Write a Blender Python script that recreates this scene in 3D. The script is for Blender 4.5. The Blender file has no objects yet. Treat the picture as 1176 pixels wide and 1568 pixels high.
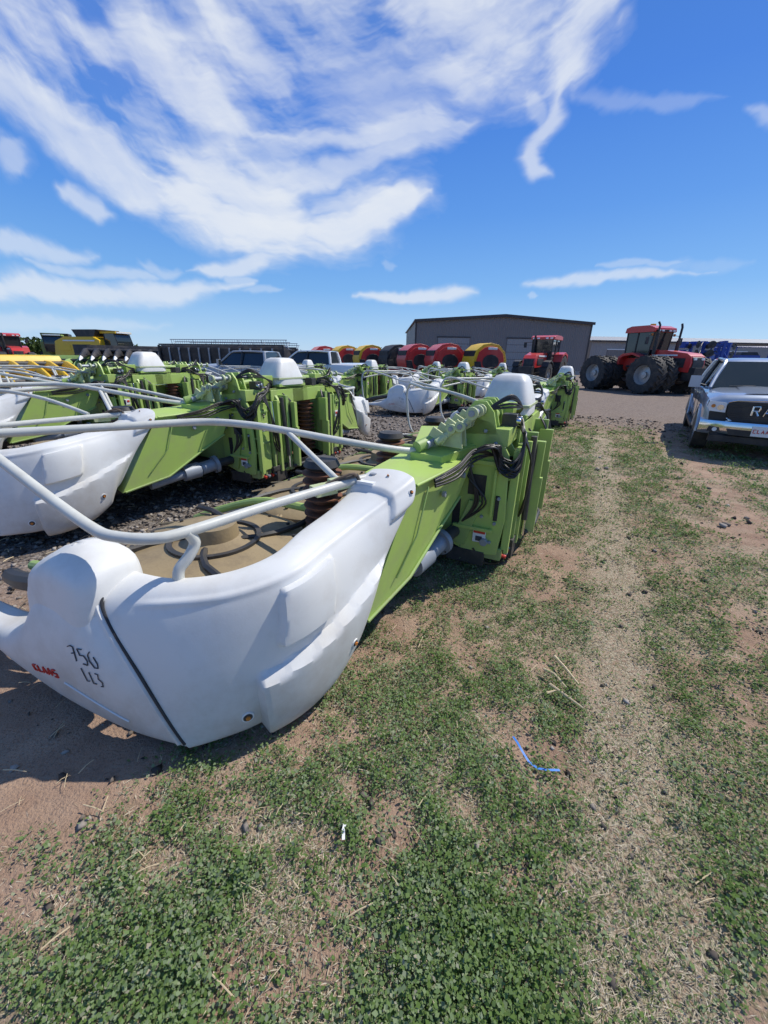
import bpy, bmesh, math, random
import numpy as np
from mathutils import Vector, Matrix

random.seed(7); rng = np.random.default_rng(11)
scene = bpy.context.scene
COL = scene.collection
rad = math.radians
S = 1.125                      # header yard scale
LV = Vector((.45, .893, 0)); FV = Vector((-.893, .45, 0))
HROT = math.atan2(.893, .45)

# ------------------------------------------------------------------ materials
def new_mat(name):
    m = bpy.data.materials.new(name); m.use_nodes = True
    nt = m.node_tree
    return m, nt, nt.nodes['Principled BSDF']

def paint(name, col, rough=.4, metal=0., dirt=.25, dirtcol=(.30, .24, .18), scale=3., bump=.0, coat=0., bscale=60., lowdust=0.):
    m, nt, b = new_mat(name)
    tc = nt.nodes.new('ShaderNodeTexCoord')
    n1 = nt.nodes.new('ShaderNodeTexNoise'); n1.inputs['Scale'].default_value = scale
    n1.inputs['Detail'].default_value = 6; n1.inputs['Roughness'].default_value = .68
    nt.links.new(tc.outputs['Object'], n1.inputs['Vector'])
    mr = nt.nodes.new('ShaderNodeMapRange'); mr.inputs[1].default_value = .45; mr.inputs[2].default_value = .8
    mr.inputs[3].default_value = 0; mr.inputs[4].default_value = dirt
    nt.links.new(n1.outputs['Fac'], mr.inputs[0])
    fac = mr.outputs[0]
    if lowdust > 0:   # road dust thickening toward the ground
        sp = nt.nodes.new('ShaderNodeSeparateXYZ'); nt.links.new(tc.outputs['Object'], sp.inputs[0])
        m2 = nt.nodes.new('ShaderNodeMapRange'); m2.inputs[1].default_value = .5; m2.inputs[2].default_value = .1; m2.inputs[4].default_value = lowdust
        nt.links.new(sp.outputs[2], m2.inputs[0])
        m3 = nt.nodes.new('ShaderNodeMath'); m3.operation = 'MULTIPLY'; nt.links.new(m2.outputs[0], m3.inputs[0]); nt.links.new(n1.outputs['Fac'], m3.inputs[1])
        m4 = nt.nodes.new('ShaderNodeMath'); m4.operation = 'ADD'; m4.use_clamp = True; nt.links.new(fac, m4.inputs[0]); nt.links.new(m3.outputs[0], m4.inputs[1]); fac = m4.outputs[0]
    mx = nt.nodes.new('ShaderNodeMix'); mx.data_type = 'RGBA'
    mx.inputs[6].default_value = (*col, 1); mx.inputs[7].default_value = (*dirtcol, 1)
    nt.links.new(fac, mx.inputs[0]); nt.links.new(mx.outputs[2], b.inputs['Base Color'])
    rr = nt.nodes.new('ShaderNodeMapRange'); rr.inputs[3].default_value = rough*.8; rr.inputs[4].default_value = min(1, rough*1.4)
    nt.links.new(n1.outputs['Fac'], rr.inputs[0]); nt.links.new(rr.outputs[0], b.inputs['Roughness'])
    b.inputs['Metallic'].default_value = metal
    b.inputs['Coat Weight'].default_value = coat
    if bump > 0:
        n2 = nt.nodes.new('ShaderNodeTexNoise'); n2.inputs['Scale'].default_value = bscale; n2.inputs['Detail'].default_value = 3
        nt.links.new(tc.outputs['Object'], n2.inputs['Vector'])
        bp = nt.nodes.new('ShaderNodeBump'); bp.inputs['Strength'].default_value = bump; bp.inputs['Distance'].default_value = .01
        nt.links.new(n2.outputs['Fac'], bp.inputs['Height']); nt.links.new(bp.outputs['Normal'], b.inputs['Normal'])
    return m

M = {}
M['white'] = paint('white_plastic', (.74, .735, .70), .42, dirt=.45, dirtcol=(.46, .40, .32), scale=3.2, bump=.04, bscale=150, lowdust=.9)
M['tube'] = paint('tube_paint', (.60, .60, .54), .4, dirt=.5, dirtcol=(.34, .31, .25), scale=7)
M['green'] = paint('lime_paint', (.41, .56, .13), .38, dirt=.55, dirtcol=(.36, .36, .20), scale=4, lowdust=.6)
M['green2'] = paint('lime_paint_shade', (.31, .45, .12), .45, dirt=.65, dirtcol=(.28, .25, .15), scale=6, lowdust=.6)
M['palegreen'] = paint('pale_bracket', (.50, .56, .30), .5, dirt=.6, dirtcol=(.3, .27, .2), scale=9)
M['tan'] = paint('dusty_steel', (.31, .235, .13), .6, dirt=.9, dirtcol=(.14, .105, .07), scale=5, bump=.2)
M['rust'] = paint('rust_steel', (.20, .08, .04), .7, dirt=.6, dirtcol=(.10, .07, .05), scale=9, bump=.2)
M['dark'] = paint('dark_steel_and_gaps', (.035, .035, .035), .5, dirt=.6, dirtcol=(.16, .13, .10), scale=5)
M['grey'] = paint('gearbox_grey', (.30, .33, .37), .45, metal=.2, dirt=.5, dirtcol=(.22, .19, .15), scale=7)
M['rubber'] = paint('rubber', (.03, .03, .03), .75, dirt=.75, dirtcol=(.17, .135, .10), scale=3)
M['hose'] = paint('hose_rubber', (.012, .012, .013), .4, dirt=.2)
M['red'] = paint('red_paint', (.60, .035, .03), .35, dirt=.25, scale=1.2, coat=.3)
M['redmark'] = paint('red_decal', (.6, .04, .02), .5, dirt=0)
M['yellow'] = paint('yellow_paint', (.80, .50, .02), .4, dirt=.3, scale=1.2)
M['blue'] = paint('blue_paint', (.02, .07, .34), .4, dirt=.2, scale=1.5)
M['black'] = paint('black_plastic_and_gaps', (.02, .02, .022), .5, dirt=.3, scale=2)
M['rimgrey'] = paint('rim_silver', (.45, .45, .44), .4, metal=.4, dirt=.4)
M['chrome'] = paint('chrome', (.70, .71, .73), .14, metal=1., dirt=.15)
M['glass'] = paint('dark_glass', (.02, .028, .03), .06, dirt=.05, coat=.5)
M['lamp'] = paint('lamp_lens', (.75, .78, .8), .1, dirt=.0, coat=1)
M['orange'] = paint('orange_lens', (.6, .2, .03), .3, dirt=.1)
M['silver'] = paint('truck_silver', (.38, .43, .51), .28, metal=.3, dirt=.2, coat=1, scale=1)
M['truckwhite'] = paint('truck_white', (.78, .78, .78), .3, dirt=.15, coat=1, scale=1)
M['truckgrey'] = paint('truck_grey', (.34, .36, .38), .3, dirt=.15, coat=1, scale=1)
M['ink'] = paint('marker_ink', (.06, .06, .07), .6, dirt=.0)
M['label'] = paint('label_white', (.8, .8, .78), .5, dirt=.1)
M['straw'] = paint('straw_stalk', (.60, .48, .30), .7, dirt=.5, dirtcol=(.35, .25, .15), scale=20)
M['twig'] = paint('twig', (.14, .10, .07), .8, dirt=.3)
M['strap'] = paint('blue_strap', (.03, .20, .62), .4, dirt=.1)

# ------------------------------------------------------------------ mesh builder
class MB:
    def __init__(s): s.v = []; s.f = []; s.m = []; s.mats = []
    def mi(s, mat):
        if mat not in s.mats: s.mats.append(mat)
        return s.mats.index(mat)
    def add(s, vs, fs, mat):
        o = len(s.v); k = s.mi(mat)
        s.v += [tuple(p) for p in vs]
        for f in fs: s.f.append(tuple(i+o for i in f)); s.m.append(k)
    def box(s, c, size, mat, rot=None, taper=1.):
        a, b, d = [q/2 for q in size]
        vs = []
        for z in (-1, 1):
            t = taper if z > 0 else 1
            for x, y in ((-1, -1), (1, -1), (1, 1), (-1, 1)):
                p = Vector((x*a*t, y*b*t, z*d))
                if rot is not None: p = rot @ p
                vs.append(p+Vector(c))
        s.add(vs, [(3, 2, 1, 0), (4, 5, 6, 7), (0, 1, 5, 4), (1, 2, 6, 5), (2, 3, 7, 6), (3, 0, 4, 7)], mat)
    def cyl(s, p0, p1, r, mat, n=16, r1=None, cap=True):
        s.tube([p0, p1], r, mat, n, r1=r1, cap=cap)
    def tube(s, pts, r, mat, n=10, r1=None, cap=True, smooth=0):
        P = [Vector(p) for p in pts]
        if smooth:
            A = crom(np.array([list(p) for p in P]), smooth); P = [Vector(a) for a in A]
        k = len(P); vs = []; prev = None
        for i, p in enumerate(P):
            t = (P[min(i+1, k-1)]-P[max(i-1, 0)]).normalized()
            if prev is None:
                u = t.orthogonal().normalized()
            else:
                u = (prev-t*prev.dot(t)).normalized()
            prev = u; w = t.cross(u)
            rr = r if r1 is None else r+(r1-r)*i/(k-1)
            for j in range(n):
                a = 2*math.pi*j/n
                vs.append(p+(u*math.cos(a)+w*math.sin(a))*rr)
        fs = []
        for i in range(k-1):
            for j in range(n):
                fs.append((i*n+j, i*n+(j+1) % n, (i+1)*n+(j+1) % n, (i+1)*n+j))
        if cap:
            fs.append(tuple(range(n-1, -1, -1))); fs.append(tuple((k-1)*n+j for j in range(n)))
        s.add(vs, fs, mat)
    def extr(s, poly, axis, a, b, mat):
        """polygon (2D) extruded along axis between a and b. axis 'x': poly=(y,z); 'y': (x,z); 'z': (x,y)"""
        def mk(p, q):
            return {'x': (q, p[0], p[1]), 'y': (p[0], q, p[1]), 'z': (p[0], p[1], q)}[axis]
        n = len(poly); vs = [mk(p, a) for p in poly]+[mk(p, b) for p in poly]
        fs = [tuple(range(n-1, -1, -1)), tuple(range(n, 2*n))]
        for i in range(n): fs.append((i, (i+1) % n, n+(i+1) % n, n+i))
        s.add(vs, fs, mat)
    def lathe(s, prof, c, mat, axis='z', n=32):
        vs = []; fs = []; k = len(prof)
        for i in range(n):
            a = 2*math.pi*i/n
            for r, h in prof:
                p = {'z': (r*math.cos(a), r*math.sin(a), h), 'y': (r*math.cos(a), h, r*math.sin(a)), 'x': (h, r*math.cos(a), r*math.sin(a))}[axis]
                vs.append((p[0]+c[0], p[1]+c[1], p[2]+c[2]))
        for i in range(n):
            for j in range(k-1):
                fs.append((i*k+j, ((i+1) % n)*k+j, ((i+1) % n)*k+j+1, i*k+j+1))
        s.add(vs, fs, mat)
    def grid(s, G, mat):
        a, b = G.shape[:2]
        fs = [(i*b+j, (i+1)*b+j, (i+1)*b+j+1, i*b+j+1) for i in range(a-1) for j in range(b-1)]
        s.add([tuple(p) for p in G.reshape(-1, 3)], fs, mat)
    def mirror(s, c):
        n = len(s.v); s.v += [(2*c-x, y, z) for x, y, z in s.v]
        s.f += [tuple(i+n for i in reversed(f)) for f in s.f]; s.m += list(s.m)
    def mesh(s, name, angle=35, bevel=0):
        me = bpy.data.meshes.new(name); me.from_pydata(s.v, [], s.f)
        for m in s.mats: me.materials.append(M[m])
        me.polygons.foreach_set('material_index', s.m)
        bm = bmesh.new(); bm.from_mesh(me); bmesh.ops.recalc_face_normals(bm, faces=bm.faces); bm.to_mesh(me); bm.free()
        me.polygons.foreach_set('use_smooth', [True]*len(me.polygons))
        me.set_sharp_from_angle(angle=rad(angle))
        me.update(); return me

def crom(P, n):
    """Catmull-Rom resample along axis 0; n samples total"""
    P = np.asarray(P, float); k = len(P)
    t = np.linspace(0, k-1, n); i = np.minimum(t.astype(int), k-2); u = (t-i)
    u = u.reshape((-1,)+(1,)*(P.ndim-1))
    g = lambda j: P[np.clip(j, 0, k-1)]
    p0, p1, p2, p3 = g(i-1), g(i), g(i+1), g(i+2)
    return .5*((2*p1)+(-p0+p2)*u+(2*p0-5*p1+4*p2-p3)*u**2+(-p0+3*p1-3*p2+p3)*u**3)

def empty(name, loc=(0, 0, 0), rot=0, sc=1, parent=None):
    e = bpy.data.objects.new(name, None); COL.objects.link(e)
    e.location = loc; e.rotation_euler = (0, 0, rot); e.scale = (sc,)*3
    e.empty_display_size = .2
    if parent: e.parent = parent
    return e
def child(name, me, parent, bevel=0, solid=0):
    o = bpy.data.objects.new(name, me); COL.objects.link(o); o.parent = parent
    if solid:
        m = o.modifiers.new('s', 'SOLIDIFY'); m.thickness = solid; m.offset = 0
    if bevel:
        m = o.modifiers.new('b', 'BEVEL'); m.width = bevel; m.segments = 2; m.limit_method = 'ANGLE'; m.angle_limit = rad(40)
        m.harden_normals = False
    return o

def sstep(a, b, x):
    t = np.clip((x-a)/(b-a), 0, 1); return t*t*(3-2*t)

# ------------------------------------------------------------------ corn header
CX = 3.05
def build_header_parts():
    parts = []
    # rear side cover (white, wraps the corner). columns: tuck,bottom,mid,shoulder,inner,lip
    C = np.array([
        [(.05, .03, .12), (0, 0, .10), (-.015, .15, .40), (0, .34, .66), (.14, .40, .74), (.18, .40, .66)],
        [(.12, -.02, .12), (.07, -.07, .10), (.06, -.02, .42), (.09, .10, .69), (.18, .16, .75), (.22, .18, .66)],
        [(.25, -.10, .12), (.20, -.17, .10), (.19, -.17, .43), (.23, -.13, .72), (.30, -.03, .77), (.33, .01, .68)],
        [(.40, -.18, .14), (.38, -.27, .12), (.38, -.30, .46), (.42, -.27, .76), (.47, -.13, .80), (.48, -.08, .70)],
        [(.56, -.23, .19), (.55, -.32, .17), (.59, -.36, .50), (.66, -.29, .79), (.70, -.11, .82), (.70, -.05, .72)],
        [(.70, -.25, .27), (.69, -.335, .25), (.79, -.39, .56), (.90, -.32, .83), (.93, -.13, .86), (.92, -.07, .76)],
        [(.79, -.26, .33), (.78, -.34, .31), (.97, -.41, .62), (1.18, -.41, .92), (1.16, -.18, .95), (1.15, -.12, .85)],
        [(.86, -.26, .38), (.85, -.34, .36), (1.03, -.41, .66), (1.27, -.43, .95), (1.27, -.2, .98), (1.26, -.14, .88)],
    ])
    ns, ntt = 150, 110
    G = crom(C, ns); G = np.swapaxes(crom(np.swapaxes(G, 0, 1), ntt), 0, 1)
    sv = np.linspace(0, 7, ns)[:, None]; tv = np.linspace(0, 5, ntt)[None, :]
    du = np.gradient(G, axis=0); dv = np.gradient(G, axis=1)
    N = np.cross(du, dv); N /= np.linalg.norm(N, axis=2, keepdims=True)+1e-9
    if N[ns//2, int(ntt*.4), 1] > 0: N = -N
    w = .04
    sl = .10*(tv-2.5)
    rect = sstep(2.72-w, 2.72+w, sv-sl)*(1-sstep(3.85-w, 3.85+w, sv-sl))*sstep(2.10, 2.15, tv)*(1-sstep(2.84, 2.89, tv))
    low = sstep(2.2, 2.32, sv)*(1-sstep(5.0, 6.2, sv))*(1-sstep(1.75+.08*(sv-2.5), 1.83+.08*(sv-2.5), tv))*sstep(.3, .8, tv)
    step = sstep(5.60, 5.70, sv)*sstep(2.60, 2.68, tv)*(1-sstep(4.4, 4.6, tv))
    crease = np.exp(-((tv-(3.08+.0*sv))/.07)**2)*sstep(.4, 1.0, sv)*.008
    G = G+N*(rect*.040+low*.060+step*.024+crease)[:, :, None]
    mb = MB(); mb.grid(G, 'white'); mb.mirror(CX); parts.append(('side_cover', mb.mesh('side_cover', 50), 0, .008))
    coverG = G
    # end cover with forward snout
    E = np.array([
        [(.05, .04, .12), (0, .012, .10), (-.02, .165, .40), (0, .355, .67), (.10, .38, .72)],
        [(-.01, .3, .12), (-.06, .28, .10), (-.09, .33, .41), (-.05, .48, .67), (.09, .52, .73)],
        [(-.05, .62, .14), (-.10, .60, .12), (-.13, .62, .38), (-.08, .72, .60), (.07, .74, .66)],
        [(-.07, .9, .18), (-.12, .88, .16), (-.15, .89, .32), (-.10, .90, .43), (.05, .92, .45)],
        [(-.08, 1.2, .25), (-.13, 1.18, .23), (-.14, 1.2, .27), (-.10, 1.2, .32), (.02, 1.2, .33)],
        [(-.05, 1.85, .20), (-.07, 1.9, .20), (-.07, 1.9, .23), (-.05, 1.9, .26), (.02, 1.88, .26)]])
    G = crom(E, 60); G = np.swapaxes(crom(np.swapaxes(G, 0, 1), 36), 0, 1)
    mb = MB(); mb.grid(G, 'white'); mb.mirror(CX); parts.append(('end_cover', mb.mesh('end_cover', 50), 0, .008))
    endG = G
    def onend(s, t, off=-.007):
        i = s/5*(G.shape[0]-1); j = t/4*(G.shape[1]-1)
        i0 = int(min(i, G.shape[0]-2)); j0 = int(min(j, G.shape[1]-2)); a = i-i0; b = j-j0
        p = G[i0, j0]*(1-a)*(1-b)+G[i0+1, j0]*a*(1-b)+G[i0, j0+1]*(1-a)*b+G[i0+1, j0+1]*a*b
        return (p[0]+off, p[1]-.001, p[2])
    # seam strip (black tube painted in for the shaded gap between end and side cover)
    mb = MB()
    edge = [tuple(endG[0, j]) for j in range(9, 36, 1)]
    mb.tube([(x-.004, y-.012, z+.004) for x, y, z in edge]+[(.16, .385, .755)], .006, 'black', 8)
    mb.tube([(x-.006, y+.014, z+.003) for x, y, z in edge], .015, 'white', 8)
    # hand lettering
    def stroke(pts, s0, t0, ds, dt, r, mat):
        mb.tube([onend(s0-p[0]*ds, t0+p[1]*dt) for p in pts], r, mat, 5)
    A = dict(ds=.17, dt=.22, r=.0024, mat='ink')
    stroke([(0, .9), (.4, 1), (.7, .95), (.35, 0)], 1.36, 2.15, **A)
    stroke([(.15, .5), (.6, .55)], 1.36, 2.15, **A)
    stroke([(.7, 1), (.1, 1), (.1, .6), (.6, .6), (.75, .3), (.5, 0), (0, .05)], 1.18, 2.12, **A)
    stroke([(.6, 1), (.15, .8), (.0, .4), (.25, 0), (.65, .0), (.85, .3), (.75, .7)], 1.00, 2.1, **A)
    A = dict(ds=.12, dt=.20, r=.0021, mat='ink')
    stroke([(0, 1), (.05, 0), (.5, .05)], 1.28, 1.85, **A)
    stroke([(.2, .9), (.1, .05), (.6, .05)], 1.17, 1.83, **A)
    stroke([(.1, 1), (.6, .95), (.3, .6), (.7, .4), (.5, .05), (.1, .05)], 1.04, 1.81, **A)
    B = dict(ds=.11, dt=.13, r=.0035, mat='redmark')
    x0 = 2.55
    for ch in ([(.8, 1), (.1, 1), (.1, 0), (.8, 0)], [(.1, 1), (.1, 0), (.7, 0)], [(0, 0), (.4, 1), (.8, 0)], [(0, 0), (.4, 1), (.8, 0)], [(.8, 1), (.1, 1), (.1, .5), (.8, .5), (.8, 0), (.1, 0)]):
        stroke(ch, x0, 1.72, **B); x0 -= .13
    mb.tube([onend(1.85-i*.1, 1.66-.035*i) for i in range(11)], .004, 'label', 5)
    parts.append(('decals', mb.mesh('decals'), 0, 0))
    # hood (rounded cap over the corner)
    mb = MB(); rings = [(.44, 1.0), (.56, 1.0), (.66, 1.0), (.73, .995), (.765, .98), (.79, .95), (.81, .89), (.828, .79), (.842, .64), (.853, .42), (.857, .2), (.858, .001)]
    n1 = 64; G2 = np.zeros((len(rings), n1+1, 3))
    for i, (z, k) in enumerate(rings):
        for j in range(n1+1):
            a = 2*math.pi*j/n1; ca, sa = math.cos(a), math.sin(a); e = .42
            cx = math.copysign(abs(ca)**e, ca)*k; cy = math.copysign(abs(sa)**e, sa)*k
            fy = .605+cy*.25; fx = .075+cx*.14
            fx -= .10*(.76-z) if cx < 0 else 0
            zz = z-.30*max(0, fy-.60)*(z-.40)/.4-.10*max(0, -cx)*(z > .7)*.3
            G2[i, j] = (fx, fy+.10*(.76-z)*(1 if cy > 0 else 0), zz)
    mb.grid(G2, 'white'); mb.mirror(CX)
    parts.append(('end_hood', mb.mesh('end_hood', 60), 0, .006))
    # bolts / reflectors on the cover
    mb = MB()
    def plug(s, t, r):
        i = int(s/7*(ns-1)); j = int(t/5*(ntt-1)); p = Vector(coverG[i, j])
        n = Vector(np.cross(coverG[i+2, j]-coverG[i-2, j], coverG[i, j+2]-coverG[i, j-2])).normalized()
        if n.y > 0: n = -n
        mb.cyl(p-n*.004, p+n*.008, r, 'label', 20); mb.cyl(p+n*.008, p+n*.010, r*.75, 'dark', 16)
        mb.cyl(p+n*.010, p+n*.018, r*.4, 'orange', 6)
    plug(1.95, 1.32, .026); plug(4.55, 1.45, .022); plug(6.3, 2.9, .016); plug(6.2, 3.5, .01)
    mb.mirror(CX); parts.append(('cover_bolts', mb.mesh('cover_bolts'), 0, 0))
    # guard rails
    mb = MB()
    mb.tube([(1.20, -.18, .97), (1.03, -.11, .965), (.6, .02, .955), (.25, .10, .95), (.14, .16, .95), (.085, .30, .95), (.075, .42, .96), (.08, .7, 1.03), (.1, 1.13, 1.14), (.12, 1.5, 1.22)], .0225, 'tube', 14, smooth=60)
    mb.tube([(.24, .10, .95), (.255, .10, .935), (.27, .10, .89), (.24, .11, .84), (.20, .13, .79), (.19, .13, .72)], .0225, 'tube', 14, smooth=24)
    mb.tube([(1.95, -.30, 1.0), (1.7, -.18, 1.03), (1.45, .12, 1.10), (1.29, .45, 1.16), (1.2, .70, 1.19), (1.08, .98, 1.2), (.75, 1.2, 1.2), (.26, 1.52, 1.2), (.05, 1.66, 1.2)], .0235, 'tube', 14, smooth=70)
    mb.tube([(1.29, .45, 1.15), (1.18, .18, 1.05), (1.07, -.08, .96)], .018, 'tube', 12)
    mb.tube([(.12, 1.5, 1.22), (.05, 1.66, 1.2), (.0, 1.75, 1.0), (-.02, 1.7, .5), (-.03, 1.6, .3)], .020, 'tube', 10, smooth=24)
    for p in ((1.07, -.09, .96), (1.0, -.02, .93)):
        mb.box(p, (.13, .08, .05), 'palegreen', Matrix.Rotation(-.4, 3, 'Z'))
    mb.tube([(1.02, -.1, .99), (1.12, -.16, 1.0), (1.14, -.2, .9)], .012, 'dark', 8)
    mb.tube([(.98, -.05, .97), (1.08, -.16, 1.02), (1.16, -.12, .93), (1.05, -.02, .88)], .008, 'twig', 6, smooth=12)
    mb.box((1.18, -.22, .965), (.16, .1, .02), 'label'); mb.cyl((1.2, -.22, .96), (1.2, -.22, 1.0), .02, 'grey', 10)
    mb.mirror(CX); parts.append(('guard_rails', mb.mesh('guard_rails', 40), 0, 0))
    # folding arm
    mb = MB()
    rear = [(1.275, -.435, .935), (2.12, -.56, .95), (1.98, -.50, .66), (1.72, -.47, .54), (1.3, -.42, .33), (.84, -.365, .27)]
    front = [(1.275, -.12, .975), (2.12, -.12, 1.0), (1.98, -.12, .66), (1.72, -.12, .54), (1.3, -.12, .33), (.90, -.14, .27)]
    n = len(rear); mb.add(rear+front, [tuple(range(n)), tuple(range(2*n-1, n-1, -1))]+[(i, i+n, (i+1) % n+n, (i+1) % n) for i in range(n)], 'green')
    mb.tube([(1.28, -.45, .94), (1.7, -.515, .95), (2.12, -.575, .955)], .012, 'green', 6)
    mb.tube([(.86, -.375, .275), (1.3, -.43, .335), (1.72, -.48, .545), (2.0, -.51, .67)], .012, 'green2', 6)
    mb.tube([(1.42, -.472, .90), (1.32, -.455, .62), (1.12, -.42, .42)], .006, 'green2', 6)
    top = [(1.72, -.22, 1.02), (1.78, -.42, 1.0), (2.22, -.60, 1.04), (2.3, -.30, 1.12), (2.2, -.1, 1.12)]
    bot = [(x, y, z-.07) for x, y, z in top]
    n = 5; mb.add(top+bot, [tuple(range(n)), tuple(range(2*n-1, n-1, -1))]+[(i, i+n, (i+1) % n+n, (i+1) % n) for i in range(n)], 'green')
    mb.tube([(1.15, -.25, .5), (1.0, -.2, .45), (.6, -.1, .35)], .05, 'dark', 8)
    mb.cyl((1.62, -.52, .80), (1.62, -.498, .80), .02, 'grey', 10); mb.cyl((1.9, -.56, .86), (1.9, -.53, .86), .02, 'grey', 10)
    mb.mirror(CX); parts.append(('folding_arm', mb.mesh('folding_arm', 30), .006, 0))
    # gear shafts
    mb = MB()
    mb.tube([(1.15, -.30, .26), (1.5, -.36, .30), (1.62, -.38, .31)], .055, 'grey', 18)
    mb.cyl((1.5, -.36, .30), (1.68, -.39, .31), .085, 'grey', 20)
    mb.cyl((1.70, -.39, .31), (1.86, -.42, .33), .07, 'grey', 20)
    mb.cyl((1.86, -.42, .33), (1.90, -.43, .335), .1, 'grey', 20); mb.cyl((1.9, -.43, .335), (2.2, -.48, .35), .05, 'dark', 16)
    for k in range(8):
        a = k*math.pi/4; mb.cyl((1.85, -.42+.085*math.cos(a), .33+.085*math.sin(a)), (1.915, -.425+.085*math.cos(a), .33+.085*math.sin(a)), .009, 'dark', 6)
    mb.mirror(CX); parts.append(('gear_shaft', mb.mesh('gear_shaft', 40), 0, 0))
    # main frame
    mb = MB()
    mb.extr([(-.32, .26), (-.62, .17), (-.80, .20), (-.83, .50), (-.80, .98), (-.66, 1.20), (-.50, 1.24), (-.34, 1.0)], 'x', 2.12, 2.15, 'green')
    mb.extr([(-.42, .30), (-.66, .24), (-.83, .26), (-.86, .50), (-.84, .95), (-.70, 1.16), (-.55, 1.16)], 'x', 2.27, 2.295, 'green')
    mb.extr([(-.50, .22), (-.84, .20), (-.90, .45), (-.88, .98), (-.74, 1.15), (-.5, 1.12)], 'x', 2.56, 2.60, 'green')
    mb.box((2.27, -.835, .62), (.19, .03, .78), 'green')
    mb.box((2.44, -.80, .62), (.12, .03, .70), 'dark'); mb.box((2.405, -.845, .62), (.03, .07, .80), 'green2')  # dark sheet paints in the shade of the recess between the posts
    mb.tube([(2.44, -.83, .26), (2.45, -.84, .6), (2.44, -.83, 1.02)], .018, 'hose', 8); mb.tube([(2.47, -.83, .26), (2.475, -.85, .6), (2.47, -.83, 1.02)], .012, 'chrome', 8)
    for z in (.36, .50, .66, .82, .96): mb.box((2.44, -.825, z), (.11, .02, .018), 'green2')
    mb.box((2.27, -.856, .92), (.16, .02, .025), 'green2'); mb.box((2.27, -.856, .56), (.16, .02, .025), 'green2')
    mb.box((2.2, -.86, .60), (.05, .03, .8), 'green'); mb.box((2.5, -.87, .60), (.04, .06, .86), 'green')
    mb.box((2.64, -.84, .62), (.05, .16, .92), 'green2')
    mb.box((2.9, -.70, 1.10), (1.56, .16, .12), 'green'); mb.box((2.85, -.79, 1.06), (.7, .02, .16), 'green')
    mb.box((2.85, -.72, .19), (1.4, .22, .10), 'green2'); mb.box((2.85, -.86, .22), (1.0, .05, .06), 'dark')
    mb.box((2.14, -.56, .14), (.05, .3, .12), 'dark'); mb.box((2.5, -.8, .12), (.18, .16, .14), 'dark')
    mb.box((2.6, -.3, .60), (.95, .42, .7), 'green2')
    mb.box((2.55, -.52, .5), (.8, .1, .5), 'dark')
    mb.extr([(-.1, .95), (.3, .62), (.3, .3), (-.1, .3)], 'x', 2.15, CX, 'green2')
    for z in (.45, .62, .8): mb.box((2.21, -.79, z), (.12, .06, .012), 'green')
    mb.extr([(-.55, .24), (-.66, .62), (-.56, .62), (-.44, .26)], 'x', 2.09, 2.118, 'green2')
    mb.box((2.10, -.64, .92), (.04, .22, .03), 'green'); mb.box((2.1, -.60, .40), (.035, .3, .025), 'green')
    mb.box((2.117, -.60, .74), (.006, .13, .16), 'black'); mb.box((2.117, -.46, .5), (.006, .06, .22), 'black')  # thin black panels paint shaded gaps onto the side plate
    mb.box((2.10, -.73, .70), (.035, .018, .36), 'green'); mb.box((2.117, -.76, .58), (.006, .03, .2), 'black')  # black strip beside the rib is another painted gap
    for y, z in ((-.74, .30), (-.76, .46), (-.77, .66), (-.76, .86), (-.70, 1.06), (-.52, .3), (-.42, .72), (-.48, 1.06), (-.66, .5), (-.55, .88), (-.62, 1.14)):
        mb.cyl((2.10, y, z), (2.12, y, z), .014, 'grey', 6)
    mb.cyl((2.08, -.48, .82), (2.12, -.48, .82), .04, 'grey', 16); mb.cyl((2.08, -.7, .3), (2.12, -.7, .3), .03, 'grey', 12)
    mb.box((2.105, -.66, .34), (.006, .10, .11), 'label'); mb.box((2.099, -.66, .375), (.006, .09, .025), 'redmark'); mb.box((2.099, -.66, .32), (.006, .05, .04), 'ink')
    mb.box((2.28, -.852, .74), (.12, .006, .09), 'label'); mb.box((2.25, -.858, .74), (.04, .006, .07), 'ink'); mb.box((2.31, -.858, .75), (.04, .006, .03), 'redmark')
    mb.tube([(2.14, -.50, .22), (2.3, -.76, .16), (2.7, -.90, .18)], .03, 'green2', 8)
    mb.box((2.72, -.95, .45), (.04, .10, .5), 'green'); mb.box((2.72, -.92, .85), (.05, .12, .3), 'green')
    mb.tube([(2.66, -.93, .2), (2.9, -.98, .22), (3.05, -.98, .22)], .022, 'dark', 8)
    for k in range(6): mb.cyl((2.22+k*.06, -.70, .2), (2.24+k*.06, -.86, .14), .018, 'grey' if k % 2 else 'redmark', 10)
    for l in (2.12, 2.22, 2.38, 2.46):
        mb.extr([(-.70, 1.12), (-.66, 1.27), (-.60, 1.34), (-.52, 1.34), (-.46, 1.26), (-.40, 1.10)], 'x', l, l+.022, 'green')
    for l in (2.0, 1.9):
        mb.extr([(-.52, 1.04), (-.50, 1.18), (-.44, 1.22), (-.38, 1.18), (-.30, 1.05)], 'x', l, l+.02, 'palegreen')
    for c, r in (((-.57, 1.28), .035), ((-.50, 1.19), .03), ((-.44, 1.17), .028)):
        mb.cyl((1.86, c[0], c[1]), (2.5, c[0], c[1]), r*.6, 'grey', 12)
        for l in (1.88, 2.02, 2.10, 2.26, 2.5): mb.cyl((l-.012, c[0], c[1]), (l+.012, c[0], c[1]), r*1.2, 'palegreen', 14)
    mb.tube([(1.82, -.36, 1.08), (1.92, -.45, 1.16), (2.02, -.52, 1.22), (2.16, -.57, 1.28)], .022, 'palegreen', 10)
    mb.tube([(1.80, -.30, 1.06), (2.0, -.38, 1.12), (2.3, -.42, 1.2)], .028, 'grey', 12)
    mb.tube([(1.75, -.25, 1.05), (1.95, -.34, 1.10)], .04, 'green2', 12)
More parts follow.
